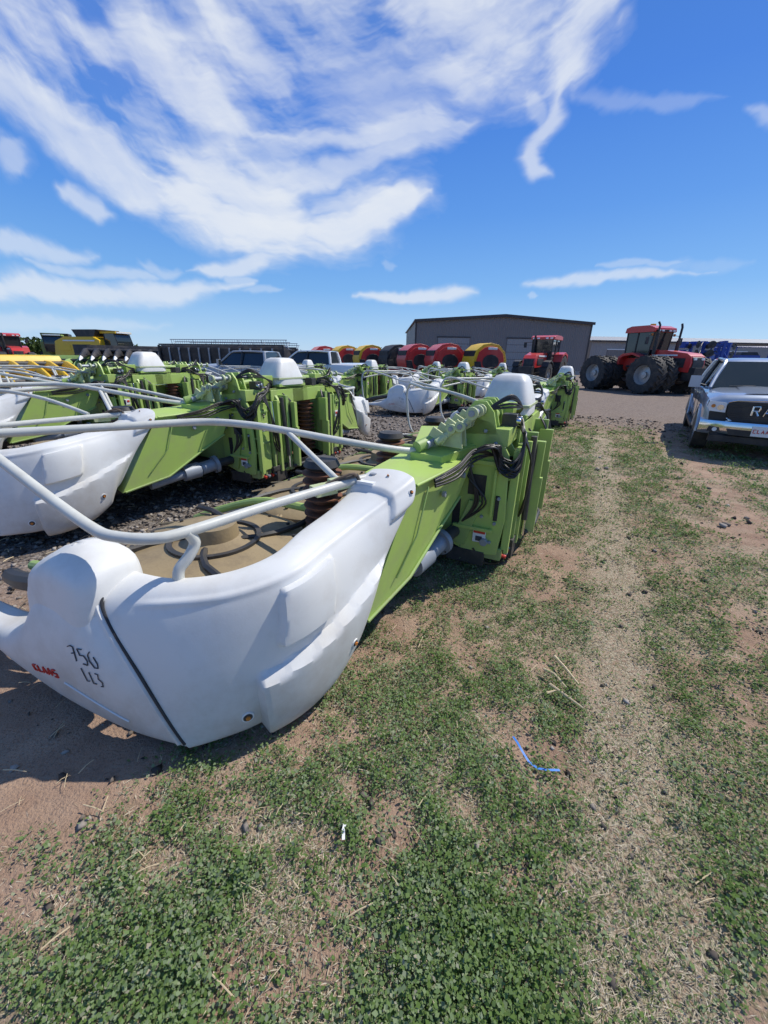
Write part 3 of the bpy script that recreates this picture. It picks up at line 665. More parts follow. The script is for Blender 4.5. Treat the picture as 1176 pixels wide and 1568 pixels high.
# ------------------------------------------------------------------ blue planter
def implement(loc, rot, mat='blue'):
    """row-unit planter folded upright: centre tower, upright wings, seed boxes"""
    e = empty('planter', loc, rot); mb = MB()
    for y in (-.5, .5): mb.box((0, y, 1.0), (3.4, .18, .18), mat)
    for x in (-1.3, -.4, .4, 1.3): mb.box((x, 0, 1.1), (.12, 1.6, .12), mat)
    for sx in (-1, 1):
        for y in (-.4, .4): mb.box((sx*1.55, y, 2.1), (.16, .16, 2.3), mat)
        mb.box((sx*1.55, 0, 3.2), (.2, 1.0, .16), mat); mb.tube([(sx*.3, 0, 1.2), (sx*1.5, 0, 2.7)], .08, mat, 8)
        for k in range(4):
            z = 1.4+k*.55
            mb.box((sx*1.95, .1, z), (.5, .9, .12), mat); mb.box((sx*2.15, .55, z), (.45, .35, .42), mat, taper=.8)
            mb.lathe([(.001, -.01), (.24, .0), (.24, .012), (.001, .02)], (sx*2.25, -.4, z), 'dark', 'y', 16)
            mb.lathe([(.001, -.05), (.16, -.05), (.16, .05), (.001, .05)], (sx*2.3, .1, z-.1), 'rubber', 'y', 14)
            mb.tube([(sx*1.7, -.2, z), (sx*2.0, -.5, z+.15), (sx*2.3, -.6, z-.1)], .03, 'hose', 6)
    mb.box((0, .1, 1.9), (1.3, 1.2, 1.0), mat, taper=.85); mb.box((0, .1, 2.5), (1.0, .9, .2), 'black', taper=.8)
    mb.box((0, -.65, 1.6), (1.6, .06, .5), 'label')
    mb.tube([(-.9, -.55, 1.2), (-.9, -.55, 2.9), (.9, -.55, 2.9), (.9, -.55, 1.2)], .04, mat, 6)
    for k in range(5):
        x = -1.4+k*.7; mb.tube([(x, .6, 1.0), (x+.1, .95, .9), (x, 1.1, .3)], .035, mat, 6)
        mb.lathe([(.001, -.01), (.22, 0), (.22, .012), (.001, .02)], (x, 1.0, .25), 'dark', 'x', 14)
    for x in (-1.0, 1.0): wheel(mb, (x, 0, .5), .5, .35, 'label', 0, .5, 1)
    mb.tube([(-.6, -.5, .9), (0, -3.2, .6)], .08, mat, 8); mb.tube([(.6, -.5, .9), (0, -3.2, .6)], .08, mat, 8)
    child('body', mb.mesh('implement_body', 30), e)
implement((23.2, 30.2, 0), rad(25)); implement((24.3, 28.2, 0), rad(-20))

# ------------------------------------------------------------------ grain platform (draper) header and corn heads at left
def platform(loc, rot, length=10.5):
    e = empty('grain_platform', loc, rot); mb = MB(); h = length/2
    mb.extr([(.0, .8), (.1, 2.3), (-.1, 2.5), (-.25, 2.3), (-.3, .8)], 'x', -h, h, 'black')
    mb.box((0, -.7, .85), (length, 1.1, .10), 'dark'); mb.box((0, .1, 2.55), (length, .12, .1), 'dark')
    for x in np.linspace(-h, h, 13): mb.box((x, .13, 1.6), (.10, .08, 1.5), 'grey')
    for sx in (-h, h): mb.extr([(.2, .7), (.2, 2.5), (-.6, 2.2), (-1.7, 1.1), (-2.0, .7)], 'x', sx-.08, sx+.08, 'black')
    c = (-1.0, 2.45)
    mb.cyl((-h+.2, c[0], c[1]), (h-.2, c[0], c[1]), .08, 'grey', 12)
    for k in range(6):
        a = k*math.pi/3+.3; y, z = c[0]+.5*math.cos(a), c[1]+.5*math.sin(a)
        mb.cyl((-h+.2, y, z), (h-.2, y, z), .025, 'grey', 8)
        for x in np.linspace(-h+.3, h-.3, 50): mb.cyl((x, y, z), (x, y-.03, z-.22), .008, 'dark', 4, cap=False)
        for x in np.linspace(-h+.3, h-.3, 6): mb.cyl((x, c[0], c[1]), (x, y, z), .02, 'grey', 6)
    for x in (-h*.6, h*.6):
        mb.box((x, 0, .55), (.15, 1.6, .15), 'red')
        for y in (-.8, .8): wheel(mb, (x, y, .35), .35, .22, 'rimgrey', 0, .5, 1)
    mb.box((0, 0, .5), (length*.9, .18, .18), 'red')
    child('body', mb.mesh('platform_body', 30), e)
platform((-12.4, 31, 0), rad(-14+180))
platform((-13.5, 38, 0), rad(-8+180), 11)

def cornhead(loc, rot, n, mat, tip='white', sc=1):
    e = empty('corn_head', loc, rot, sc); mb = MB(); W = n*.76/2
    mb.extr([(-.2, .4), (-.2, 1.25), (.1, 1.35), (.45, .9), (.45, .4)], 'x', -W, W, mat); mb.box((0, -.3, .8), (W*1.9, .12, .9), 'dark')
    for k in range(n+1):
        x = -W+k*.76
        G = []
        for y, wd, zt, zb in ((.3, .26, 1.12, .75), (.9, .27, 1.08, .65), (1.6, .22, .85, .5), (2.2, .15, .55, .36), (2.7, .03, .24, .18)):
            G.append([(x-wd, y, zb), (x-wd*.8, y, (zt+zb)/2), (x-wd*.2, y, zt), (x+wd*.2, y, zt), (x+wd*.8, y, (zt+zb)/2), (x+wd, y, zb)])
        G = np.array(G); mb.grid(G[:4], mat); mb.grid(G[3:], tip)
        mb.box((x+.38, 1.2, .62), (.1, 1.6, .06), 'dark')
    mb.cyl((-W, .55, .95), (W, .55, .95), .14, 'dark', 12)
    mb.box((-W*.5, 0, -.1), (.2, .5, 1.2), 'dark'); mb.box((W*.5, 0, -.1), (.2, .5, 1.2), 'dark')
    child('body', mb.mesh('cornhead_body', 40), e)
cornhead((-21.5, 35, 1.1), rad(-160), 8, 'black', 'label')
cornhead((-19.5, 20.0, .30), rad(-120), 8, 'yellow', 'yellow')
cornhead((-25, 26.0, .3), rad(-150), 8, 'yellow', 'black')
cornhead((-26, 33.0, .3), rad(-165), 8, 'green2', 'green')

# ------------------------------------------------------------------ buildings
def metal_wall(name, col, rib=.3):
    m, nt, b = new_mat(name)
    tc = nt.nodes.new('ShaderNodeTexCoord'); sp = nt.nodes.new('ShaderNodeSeparateXYZ'); nt.links.new(tc.outputs['Object'], sp.inputs[0])
    ad = nt.nodes.new('ShaderNodeMath'); ad.operation = 'ADD'; nt.links.new(sp.outputs[0], ad.inputs[0]); nt.links.new(sp.outputs[1], ad.inputs[1])
    mu = nt.nodes.new('ShaderNodeMath'); mu.operation = 'MULTIPLY'; mu.inputs[1].default_value = 2*math.pi/rib; nt.links.new(ad.outputs[0], mu.inputs[0])
    si = nt.nodes.new('ShaderNodeMath'); si.operation = 'SINE'; nt.links.new(mu.outputs[0], si.inputs[0])
    bp = nt.nodes.new('ShaderNodeBump'); bp.inputs['Strength'].default_value = .6; bp.inputs['Distance'].default_value = .04
    nt.links.new(si.outputs[0], bp.inputs['Height']); nt.links.new(bp.outputs['Normal'], b.inputs['Normal'])
    n = nt.nodes.new('ShaderNodeTexNoise'); n.inputs['Scale'].default_value = .25; n.inputs['Detail'].default_value = 4; nt.links.new(tc.outputs['Object'], n.inputs['Vector'])
    mx = nt.nodes.new('ShaderNodeMix'); mx.data_type = 'RGBA'; mx.inputs[6].default_value = (*[c*.85 for c in col], 1); mx.inputs[7].default_value = (*[c*1.12 for c in col], 1)
    nt.links.new(n.outputs['Fac'], mx.inputs[0]); nt.links.new(mx.outputs[2], b.inputs['Base Color'])
    b.inputs['Roughness'].default_value = .5; return m
M['wall_dark'] = metal_wall('siding_dark', (.21, .185, .175)); M['wall_light'] = metal_wall('siding_light', (.32, .30, .29))
M['roof'] = metal_wall('roof_metal', (.38, .38, .37), .5); M['trim'] = paint('trim_dark', (.05, .04, .04), .5)
M['concrete'] = paint('concrete', (.35, .33, .30), .8, bump=.2)
def shed(name, loc, rot, W, D, he, hp, wall, gable_front=True):
    e = empty(name, loc, rot); mb = MB()
    if gable_front:
        prof = [(-W/2, 0), (-W/2, he), (0, hp), (W/2, he), (W/2, 0)]
        mb.extr(prof, 'y', 0, D, wall)
        mb2 = MB()
        for sx in (-1, 1):
            mb2.extr([(sx*(W/2+.3), he-.02), (0, hp+.04), (0, hp+.16), (sx*(W/2+.3), he+.10)], 'y', -.35, D+.3, 'roof')
            mb2.extr([(sx*(W/2+.3), he-.22), (0, hp-.16), (0, hp+.20), (sx*(W/2+.3), he+.14)], 'y', -.42, -.36, 'trim')
            mb2.box((sx*(W/2+.03), -.03, he/2), (.2, .1, he), 'trim')
        mb2.box((0, -.04, .25), (W, .08, .5), 'concrete')
        for x in (-W*.28, W*.12): 
            mb2.box((x, -.05, 2.4), (4.6, .08, 4.8), 'wall_light')
            for z in (1, 2, 3, 4): mb2.box((x, -.10, z), (4.5, .03, .04), 'trim')
            mb2.box((x, -.07, 4.9), (4.9, .12, .18), 'trim')
        mb2.box((W*.35, -.05, 1.1), (1, .08, 2.15), 'label')
    else:
        prof = [(0, 0), (0, he), (D/2, hp), (D, he), (D, 0)]
        mb.extr(prof, 'x', -W/2, W/2, wall); mb2 = MB()
        mb2.extr([(-.4, he-.05), (D/2, hp+.03), (D/2, hp+.14), (-.4, he+.08)], 'x', -W/2-.3, W/2+.3, 'roof')
        mb2.extr([(D+.4, he-.05), (D/2, hp+.03), (D/2, hp+.14), (D+.4, he+.08)], 'x', -W/2-.3, W/2+.3, 'roof')
        mb2.box((0, -.44, he), (W+.6, .06, .22), 'trim')
        for k in range(5):
            x = -W/2+W*(k+.5)/5; mb2.box((x, -.05, 1.9), (4, .08, 3.8), 'wall_dark'); mb2.box((x, -.08, 3.85), (4.2, .1, .14), 'label')
        mb2.box((0, -.04, .2), (W, .07, .4), 'concrete')
    child('walls', mb.mesh(name+'_w', 20), e); child('roof_and_trim', mb2.mesh(name+'_r', 20), e)
shed('metal_building', (16.9, 62, 0), rad(0), 25.4, 30, 7.0, 7.8, 'wall_dark')
shed('metal_shed', (58, 70, 0), rad(0), 48, 20, 5.1, 6.2, 'wall_light', False)

# ------------------------------------------------------------------ ground
def vnoise(x, y, seed):
    r = np.random.default_rng(seed); T = r.random((256, 256))
    xi = np.floor(x).astype(int); yi = np.floor(y).astype(int); fx = x-xi; fy = y-yi
    fx = fx*fx*(3-2*fx); fy = fy*fy*(3-2*fy)
    a = T[xi % 256, yi % 256]; b = T[(xi+1) % 256, yi % 256]; c = T[xi % 256, (yi+1) % 256]; d = T[(xi+1) % 256, (yi+1) % 256]
    return (a*(1-fx)+b*fx)*(1-fy)+(c*(1-fx)+d*fx)*fy
def fbm(x, y, seed, oct=4):
    s = 0; w = 0; a = 1.
    for o in range(oct):
        s = s+a*vnoise(x*2**o+13.7*o, y*2**o+7.1*o, seed+o); w += a; a *= .6
    return s/w
def maps(x, y):
    X = x/S; Y = y/S; dx = X+.8; dy = Y-1.12
    l = .45*dx+.893*dy; r = .893*dx-.45*dy
    wob = (fbm(x*1.1, y*1.1, 5)-.5); wob2 = fbm(x*4.5, y*4.5, 15, 3)-.5
    rw = r+wob*.5+wob2*.2
    n = fbm(x*2.9, y*2.9, 21, 5); nf = fbm(x*13, y*13, 33, 3)
    # bare spots and lusher spots
    bias = -.16*np.exp(-(((X+.22)/.20)**2+((Y-.60)/.14)**2))-.12*np.exp(-(((X+.42)/.10)**2+((Y-.86)/.08)**2))-.12*np.exp(-(((X-.05)/.10)**2+((Y-.78)/.10)**2))-.10*np.exp(-(((X-.12)/.16)**2+((Y-2.0)/.2)**2)) \
        + .14*np.exp(-(((X+.85)/.40)**2+((Y-.50)/.20)**2))+.06*np.exp(-(((X-.45)/.25)**2+((Y-.55)/.35)**2))
    veg = sstep(.41, .53, n*.58+nf*.42+bias)
    veg = .13+.87*veg
    bare_left = (1-sstep(-.25, .12, rw))*sstep(.68, .86, Y+wob*.3+wob2*.25)
    veg = veg*(1-bare_left)
    trk = np.exp(-((r-1.66+wob*.12)/.19)**4); veg = veg*(1-.78*trk)
    trk2 = np.exp(-((r-3.0+wob*.5)/.34)**2)*sstep(3.0, 4.5, l+wob*2); veg = veg*(1-.95*trk2*sstep(.25, .6, .3+nf*.7))
    trk3 = np.exp(-((r-5.2+wob*.5)/.6)**2); veg = veg*(1-.8*trk3)
    far = sstep(9.5, 13, l+wob*3+.4*np.abs(r-2)); veg = veg*(1-far)
    veg = veg*(1-sstep(7.5, 11, r+wob*3))
    gravel = (1-sstep(-1.1, -.35, rw))*sstep(-.2, .6, l+wob*.6)
    gravel = np.maximum(gravel, far*.75)
    straw = np.clip(trk*.9+.5*sstep(.45, .62, fbm(x*2.3, y*2.3, 77))*(1-bare_left), 0, 1)*(1-gravel)*(1-far)
    return veg, gravel, straw
def heightf(x, y):
    return (fbm(x*.8, y*.8, 91)-.5)*.04+(fbm(x*5, y*5, 95)-.5)*.024
def axis(lo, hi, st, far):
    a = list(np.arange(lo, hi, st)); d = st; p = lo
    L = []
    while p > -far: d *= 1.18; p -= d; L.append(p)
    d = st; p = hi; R = [hi]
    while p < far: d *= 1.18; p += d; R.append(p)
    return np.array(L[::-1]+a+R)
xs = axis(-7, 9, .035, 3500); ys = axis(0, 12, .035, 3500)
XX, YY = np.meshgrid(xs, ys, indexing='ij')
dist = np.hypot(XX, YY)
ZZ = heightf(XX, YY)*np.clip(1-dist/60, 0, 1)
ve, gr, stw = maps(XX, YY)
ZZ += (fbm(XX*22, YY*22, 40, 3)-.5)*.02*(1-sstep(9, 13, dist))
nx, ny = XX.shape
verts = np.stack([XX, YY, ZZ], -1).reshape(-1, 3)
idx = np.arange(nx*ny).reshape(nx, ny)
quads = np.stack([idx[:-1, :-1], idx[1:, :-1], idx[1:, 1:], idx[:-1, 1:]], -1).reshape(-1, 4)
def fastmesh(name, verts, faces, k=4):
    me = bpy.data.meshes.new(name); me.vertices.add(len(verts)); me.vertices.foreach_set('co', verts.astype(np.float32).ravel())
    me.loops.add(faces.size); me.loops.foreach_set('vertex_index', faces.astype(np.int32).ravel())
    me.polygons.add(len(faces)); me.polygons.foreach_set('loop_start', np.arange(0, faces.size, k, dtype=np.int32))
    me.update(calc_edges=True); return me
gm = fastmesh('ground', verts, quads); gm.polygons.foreach_set('use_smooth', [True]*len(gm.polygons))
for nm, arr in (('veg', ve), ('gravel', gr), ('straw', stw)):
    at = gm.attributes.new(nm, 'FLOAT', 'POINT'); at.data.foreach_set('value', arr.ravel().astype(np.float32))
ground = bpy.data.objects.new('ground', gm); COL.objects.link(ground)
m, nt, b = new_mat('ground_mat'); b.inputs['Roughness'].default_value = .95; b.inputs['Specular IOR Level'].default_value = .15
geo = nt.nodes.new('ShaderNodeNewGeometry')
def attr(n):
    a = nt.nodes.new('ShaderNodeAttribute'); a.attribute_name = n; return a.outputs['Fac']
def noise(sc, det=6, rough=.6):
    n = nt.nodes.new('ShaderNodeTexNoise'); n.inputs['Scale'].default_value = sc; n.inputs['Detail'].default_value = det; n.inputs['Roughness'].default_value = rough
    nt.links.new(geo.outputs['Position'], n.inputs['Vector']); return n.outputs['Fac']
def mrange(v, a, b_, c=0, d=1):
    n = nt.nodes.new('ShaderNodeMapRange'); n.inputs[1].default_value = a; n.inputs[2].default_value = b_; n.inputs[3].default_value = c; n.inputs[4].default_value = d
    nt.links.new(v, n.inputs[0]); return n.outputs[0]
def mixc(f, a, b_):
    n = nt.nodes.new('ShaderNodeMix'); n.data_type = 'RGBA'
    for i, q in ((6, a), (7, b_)):
        if isinstance(q, tuple): n.inputs[i].default_value = (*q, 1)
        else: nt.links.new(q, n.inputs[i])
    if isinstance(f, float): n.inputs[0].default_value = f
    else: nt.links.new(f, n.inputs[0])
    return n.outputs[2]
def mth(op, a, b_):
    n = nt.nodes.new('ShaderNodeMath'); n.operation = op
    for i, q in ((0, a), (1, b_)):
        if isinstance(q, (int, float)): n.inputs[i].default_value = q
        else: nt.links.new(q, n.inputs[i])
    return n.outputs[0]
dirt = mixc(mrange(noise(2.5, 4), .35, .65), (.31, .20, .14), (.44, .31, .22))
fine = noise(80, 4)
dirt = mixc(mrange(fine, .5, .75), dirt, (.23, .155, .11))
strawc = mixc(mrange(fine, .4, .6), (.24, .19, .13), (.50, .43, .31))
mid = noise(42, 4)
stm = mth('MULTIPLY', attr('straw'), mrange(mid, .38, .52))
c1 = mixc(stm, dirt, strawc)
vegc = mixc(mrange(fine, .35, .65), (.07, .08, .035), (.20, .20, .11))
vegm = mth('MULTIPLY', mrange(attr('veg'), .25, .8), mrange(mid, .56, .40))
c2 = mixc(vegm, c1, vegc)
vo = nt.nodes.new('ShaderNodeTexVoronoi'); vo.inputs['Scale'].default_value = 30; nt.links.new(geo.outputs['Position'], vo.inputs['Vector'])
sep = nt.nodes.new('ShaderNodeSeparateColor'); nt.links.new(vo.outputs['Color'], sep.inputs[0])
gcol = mixc(sep.outputs[0], (.08, .067, .06), (.30, .265, .235))
gcol = mixc(mrange(noise(4, 3), .45, .7, 0, .75), gcol, (.21, .165, .13))
c3 = mixc(attr('gravel'), c2, gcol)
dl = nt.nodes.new('ShaderNodeVectorMath'); dl.operation = 'LENGTH'; nt.links.new(geo.outputs['Position'], dl.inputs[0])
c4 = mixc(mrange(dl.outputs['Value'], 90, 160), c3, mixc(mrange(noise(.02, 2), .45, .55), (.16, .17, .06), (.30, .25, .15)))
nt.links.new(c4, b.inputs['Base Color'])
bp = nt.nodes.new('ShaderNodeBump'); bp.inputs['Strength'].default_value = .9; bp.inputs['Distance'].default_value = .016
hh = mth('ADD', fine, mth('MULTIPLY', mth('SUBTRACT', 1., vo.outputs['Distance']), mth('MULTIPLY', attr('gravel'), 1.6)))
nt.links.new(hh, bp.inputs['Height']); nt.links.new(bp.outputs['Normal'], b.inputs['Normal'])
gm.materials.append(m)

# ------------------------------------------------------------------ weeds / grass leaves (one mesh)
def scatter(n, dmin, dmax, power):
    u = rng.random(n); q = 2-power
    d = (dmin**q+u*(dmax**q-dmin**q))**(1/q)
    a = rng.uniform(-rad(64), rad(64), n)
    return d*np.sin(a), d*np.cos(a), d
def leafcloud(nclump, per, seed, kind):
    x, y, d = scatter(nclump, .3, 15, 1.5)
    v, g, s_ = maps(x, y)
    keep = rng.random(nclump) < (np.clip(v, 0, 1)**1.15 if kind == 'leaf' else np.clip(.25+.55*v+.6*s_, 0, 1)*(1-g)*(sstep(0, .3, v+s_)))
    x, y, d, v = x[keep], y[keep], d[keep], v[keep]; n = len(x)
    sc = np.maximum(1, (d/2.4)**.75)
    if kind == 'leaf':
        size = rng.uniform(.5, 1.6, n)
        R = (.018+.028*rng.random(n))*sc*size; H = (.012+.07*rng.random(n)**1.6)*np.clip(sc, 1, 1.5)*(.45+.6*v)
        hue = np.clip(rng.random(n)*.8+.7*(fbm(x*1.7, y*1.7, 61)-.34), 0, 1)
        X = np.repeat(x, per)+rng.normal(0, 1, n*per)*np.repeat(R, per)*.7; Y = np.repeat(y, per)+rng.normal(0, 1, n*per)*np.repeat(R, per)*.7
        Z = heightf(X, Y)+np.repeat(H, per)*rng.uniform(.1, 1.25, n*per)+.004
        L = np.repeat(sc*size**.5, per)*rng.uniform(.009, .018, n*per); W = L*rng.uniform(.20, .46, n*per)
        tilt = rng.normal(.2, .5, n*per)
    else:
        hue = rng.random(n)
        X = np.repeat(x, per)+rng.normal(0, .03, n*per); Y = np.repeat(y, per)+rng.normal(0, .03, n*per)
        Z = heightf(X, Y)+.004+.010*rng.random(n*per)
        L = np.repeat(sc, per)**.7*rng.uniform(.012, .05, n*per); W = np.repeat(sc, per)*rng.uniform(.0007, .0016, n*per)
        tilt = rng.uniform(-.1, .35, n*per) if kind == 'straw' else rng.uniform(.3, 1.3, n*per)
    N = len(X); az = rng.uniform(0, 2*np.pi, N)
    fw = np.stack([np.cos(az)*np.cos(tilt), np.sin(az)*np.cos(tilt), np.sin(tilt)], -1)
    sd = np.stack([-np.sin(az), np.cos(az), rng.normal(0, .35, N)], -1)
    P = np.stack([X, Y, Z], -1)
    L = L[:, None]; W = W[:, None]
    up = np.array([0, 0, 1.])
    p0 = P-fw*L*.5; p2 = P+fw*L*.5-up*L*.12; p1 = P+sd*W+fw*L*.08; p3 = P-sd*W+fw*L*.08
    V = np.stack([p0, p1, p2, p3], 1).reshape(-1, 3)
    F = np.arange(N*4).reshape(-1, 4)
    tone = np.repeat(np.clip(np.repeat(hue, per)*.65+rng.random(N)*.35, 0, 1), 4)
    return V, F, tone
def leafmesh(name, V, F, tone, mat):
    me = fastmesh(name, V, F); at = me.attributes.new('tone', 'FLOAT', 'POINT'); at.data.foreach_set('value', tone.astype(np.float32))
    me.materials.append(mat); o = bpy.data.objects.new(name, me); COL.objects.link(o); return o
def leafmat(name, stops, tr=.25):
    m, nt, b = new_mat(name); a = nt.nodes.new('ShaderNodeAttribute'); a.attribute_name = 'tone'
    cr = nt.nodes.new('ShaderNodeValToRGB'); el = cr.color_ramp.elements
    while len(el) < len(stops): el.new(.5)
    for e_, (p, c) in zip(el, stops): e_.position = p; e_.color = (*c, 1)
    nt.links.new(a.outputs['Fac'], cr.inputs[0])
    df = nt.nodes.new('ShaderNodeBsdfDiffuse'); nt.links.new(cr.outputs[0], df.inputs[0]); out = nt.nodes['Material Output']
    if tr > 0:
        t = nt.nodes.new('ShaderNodeBsdfTranslucent'); nt.links.new(cr.outputs[0], t.inputs[0]); mx = nt.nodes.new('ShaderNodeMixShader'); mx.inputs[0].default_value = tr
        nt.links.new(df.outputs[0], mx.inputs[1]); nt.links.new(t.outputs[0], mx.inputs[2]); nt.links.new(mx.outputs[0], out.inputs[0])
    else: nt.links.new(df.outputs[0], out.inputs[0])
    nt.nodes.remove(b)
    return m
ml = leafmat('weed_leaf', [(0, (.09, .15, .04)), (.3, (.14, .22, .06)), (.58, (.20, .285, .115)), (.8, (.29, .355, .21)), (.93, (.42, .40, .29)), (1, (.48, .42, .32))], .35)
ms = leafmat('dry_stem', [(0, (.24, .18, .12)), (.5, (.46, .39, .28)), (1, (.66, .60, .46))], .0)
mg = leafmat('grass_blade', [(0, (.12, .19, .05)), (.6, (.22, .29, .11)), (1, (.44, .41, .25))], .3)
leafmesh('weeds', *leafcloud(52000, 10, 1, 'leaf'), ml)
leafmesh('dry_straw_litter', *leafcloud(50000, 4, 2, 'straw'), ms)
leafmesh('grass', *leafcloud(34000, 4, 3, 'blade'), mg)

# gravel stones and dirt clods (one mesh)
n = 42000
x, y, d = scatter(n, .9, 16, 1.3); v, g, s_ = maps(x, y)
k = rng.random(n) < np.clip(g*.95+.05*(1-v), 0, 1); x, y, d = x[k], y[k], d[k]; n = len(x)
o6 = np.array([(1, 0, 0), (0, 1, 0), (-1, 0, 0), (0, -1, 0), (0, 0, 1), (0, 0, -1)], float)
t8 = np.array([(0, 1, 4), (1, 2, 4), (2, 3, 4), (3, 0, 4), (1, 0, 5), (2, 1, 5), (3, 2, 5), (0, 3, 5)])
r = (.005+.022*rng.random(n)**2)*np.clip(d/3, 1, 2)
V = o6[None]*(1+rng.uniform(-.35, .35, (n, 6, 3)))*r[:, None, None]*np.array([1, 1, .6]); V = V+rng.normal(0, .2, (n, 6, 3))*r[:, None, None]
V += np.stack([x, y, heightf(x, y)+r*.3], -1)[:, None]
F = (t8[None]+6*np.arange(n)[:, None, None]).reshape(-1, 3)
me = fastmesh('gravel', V.reshape(-1, 3), F, 3); at = me.attributes.new('tone', 'FLOAT', 'POINT'); at.data.foreach_set('value', np.repeat(rng.random(n), 6).astype(np.float32))
me.materials.append(leafmat('stone', [(0, (.06, .052, .048)), (.5, (.18, .15, .125)), (1, (.40, .36, .32))], 0.))
o = bpy.data.objects.new('gravel', me); COL.objects.link(o)

# ------------------------------------------------------------------ ground litter
def litter(name, pts, r, mat, flat=False):
    mb = MB()
    if flat:
        P = [Vector(p) for p in pts]; vs = []
        for i, p in enumerate(P):
            t = (P[min(i+1, len(P)-1)]-P[max(i-1, 0)]).normalized(); sd = t.cross(Vector((0, 0, 1))).normalized()
            vs += [p+sd*r, p-sd*r]
        fs = [(2*i, 2*i+1, 2*i+3, 2*i+2) for i in range(len(P)-1)]
        mb.add(vs, fs, mat)
    else: mb.tube(pts, r, mat, 6, r1=r*.6)
    me = mb.mesh(name); o = bpy.data.objects.new(name, me); COL.objects.link(o); return o
def zg(p, h): return (p[0], p[1], float(heightf(np.array([p[0]]), np.array([p[1]]))[0])+h)
litter('blue_strap', [zg(p, h) for p, h in (((.665, 1.38), .045), ((.672, 1.34), .06), ((.682, 1.30), .055), ((.70, 1.25), .045), ((.73, 1.22), .045), ((.77, 1.21), .05), ((.83, 1.215), .045))], .0055, 'strap', True)
litter('corn_stalk', [zg(p, .055) for p in ((1.10, 1.95), (1.13, 1.85), (1.15, 1.72))], .010, 'straw')
litter('corn_stalk', [zg(p, .055) for p in ((.98, 1.72), (1.03, 1.66), (1.10, 1.56))], .008, 'straw')
litter('corn_stalk', [zg(p, .05) for p in ((.94, 1.66), (1.0, 1.68))], .007, 'straw')
litter('corn_stalk', [zg(p, .05) for p in ((.99, 1.84), (1.04, 1.80), (1.07, 1.70))], .008, 'straw')
litter('twig', [zg(p, .05) for p in ((.66, 1.85), (.73, 1.80), (.80, 1.77))], .004, 'twig')
litter('twig', [zg(p, .04) for p in ((.72, 1.55), (.8, 1.45))], .003, 'twig')
litter('dry_leaf', [zg(p, .045) for p in ((-.135, .985), (-.14, .96), (-.136, .925))], .006, 'label', True)
mb = MB()
for k_ in range(1000):
    if k_ < 600: x, y, d = scatter(1, .5, 7, 1.2)
    else: x = np.array([random.uniform(-5, -.6)]); y = np.array([random.uniform(1.6, 7)])
    a = random.uniform(0, 6.28); L = random.uniform(.03, .11); p = Vector((x[0], y[0], float(heightf(x, y)[0])+.025))
    q = p+Vector((math.cos(a)*L, math.sin(a)*L, random.uniform(0, .015)))
    mb.tube([p, (p+q)/2+Vector((0, 0, .006)), q], random.uniform(.001, .0026)*(1 if k_ < 600 else 2), random.choice(['straw', 'straw', 'twig']), 5)
o = bpy.data.objects.new('stalk_litter', mb.mesh('stalk_litter')); COL.objects.link(o)

# ------------------------------------------------------------------ distant tree line
def tree_mass():
    pts = []; tone = []
    for c in range(130):
        a = rng.uniform(rad(-70), rad(35)); D = rng.uniform(260, 420)
        if c % 3 == 0: a = rng.uniform(rad(-50), rad(-32))
        cx, cy = D*math.sin(a), D*math.cos(a); h = rng.uniform(4, 9)
        for b_ in range(5):
            bx, by, bz = cx+rng.normal(0, 3.5), cy+rng.normal(0, 3), h*rng.uniform(.35, .85)
            for q in range(60):
                v = rng.normal(0, 1, 3); v /= np.linalg.norm(v); rr = rng.uniform(.6, 1.05)*h*.35
                pts.append((bx+v[0]*rr*1.3, by+v[1]*rr, max(.3, bz+v[2]*rr))); tone.append(rng.random())
    P = np.array(pts); N = len(P); s1 = rng.normal(0, .5, (N, 3)); s2 = rng.normal(0, .5, (N, 3))
    V = np.stack([P-s1, P+s2, P+s1, P-s2], 1).reshape(-1, 3)
    leafmesh('distant_trees', V, np.arange(N*4).reshape(-1, 4), np.repeat(np.array(tone), 4), leafmat('tree_leaf', [(0, (.04, .07, .02)), (1, (.10, .13, .05))], 0))
tree_mass()

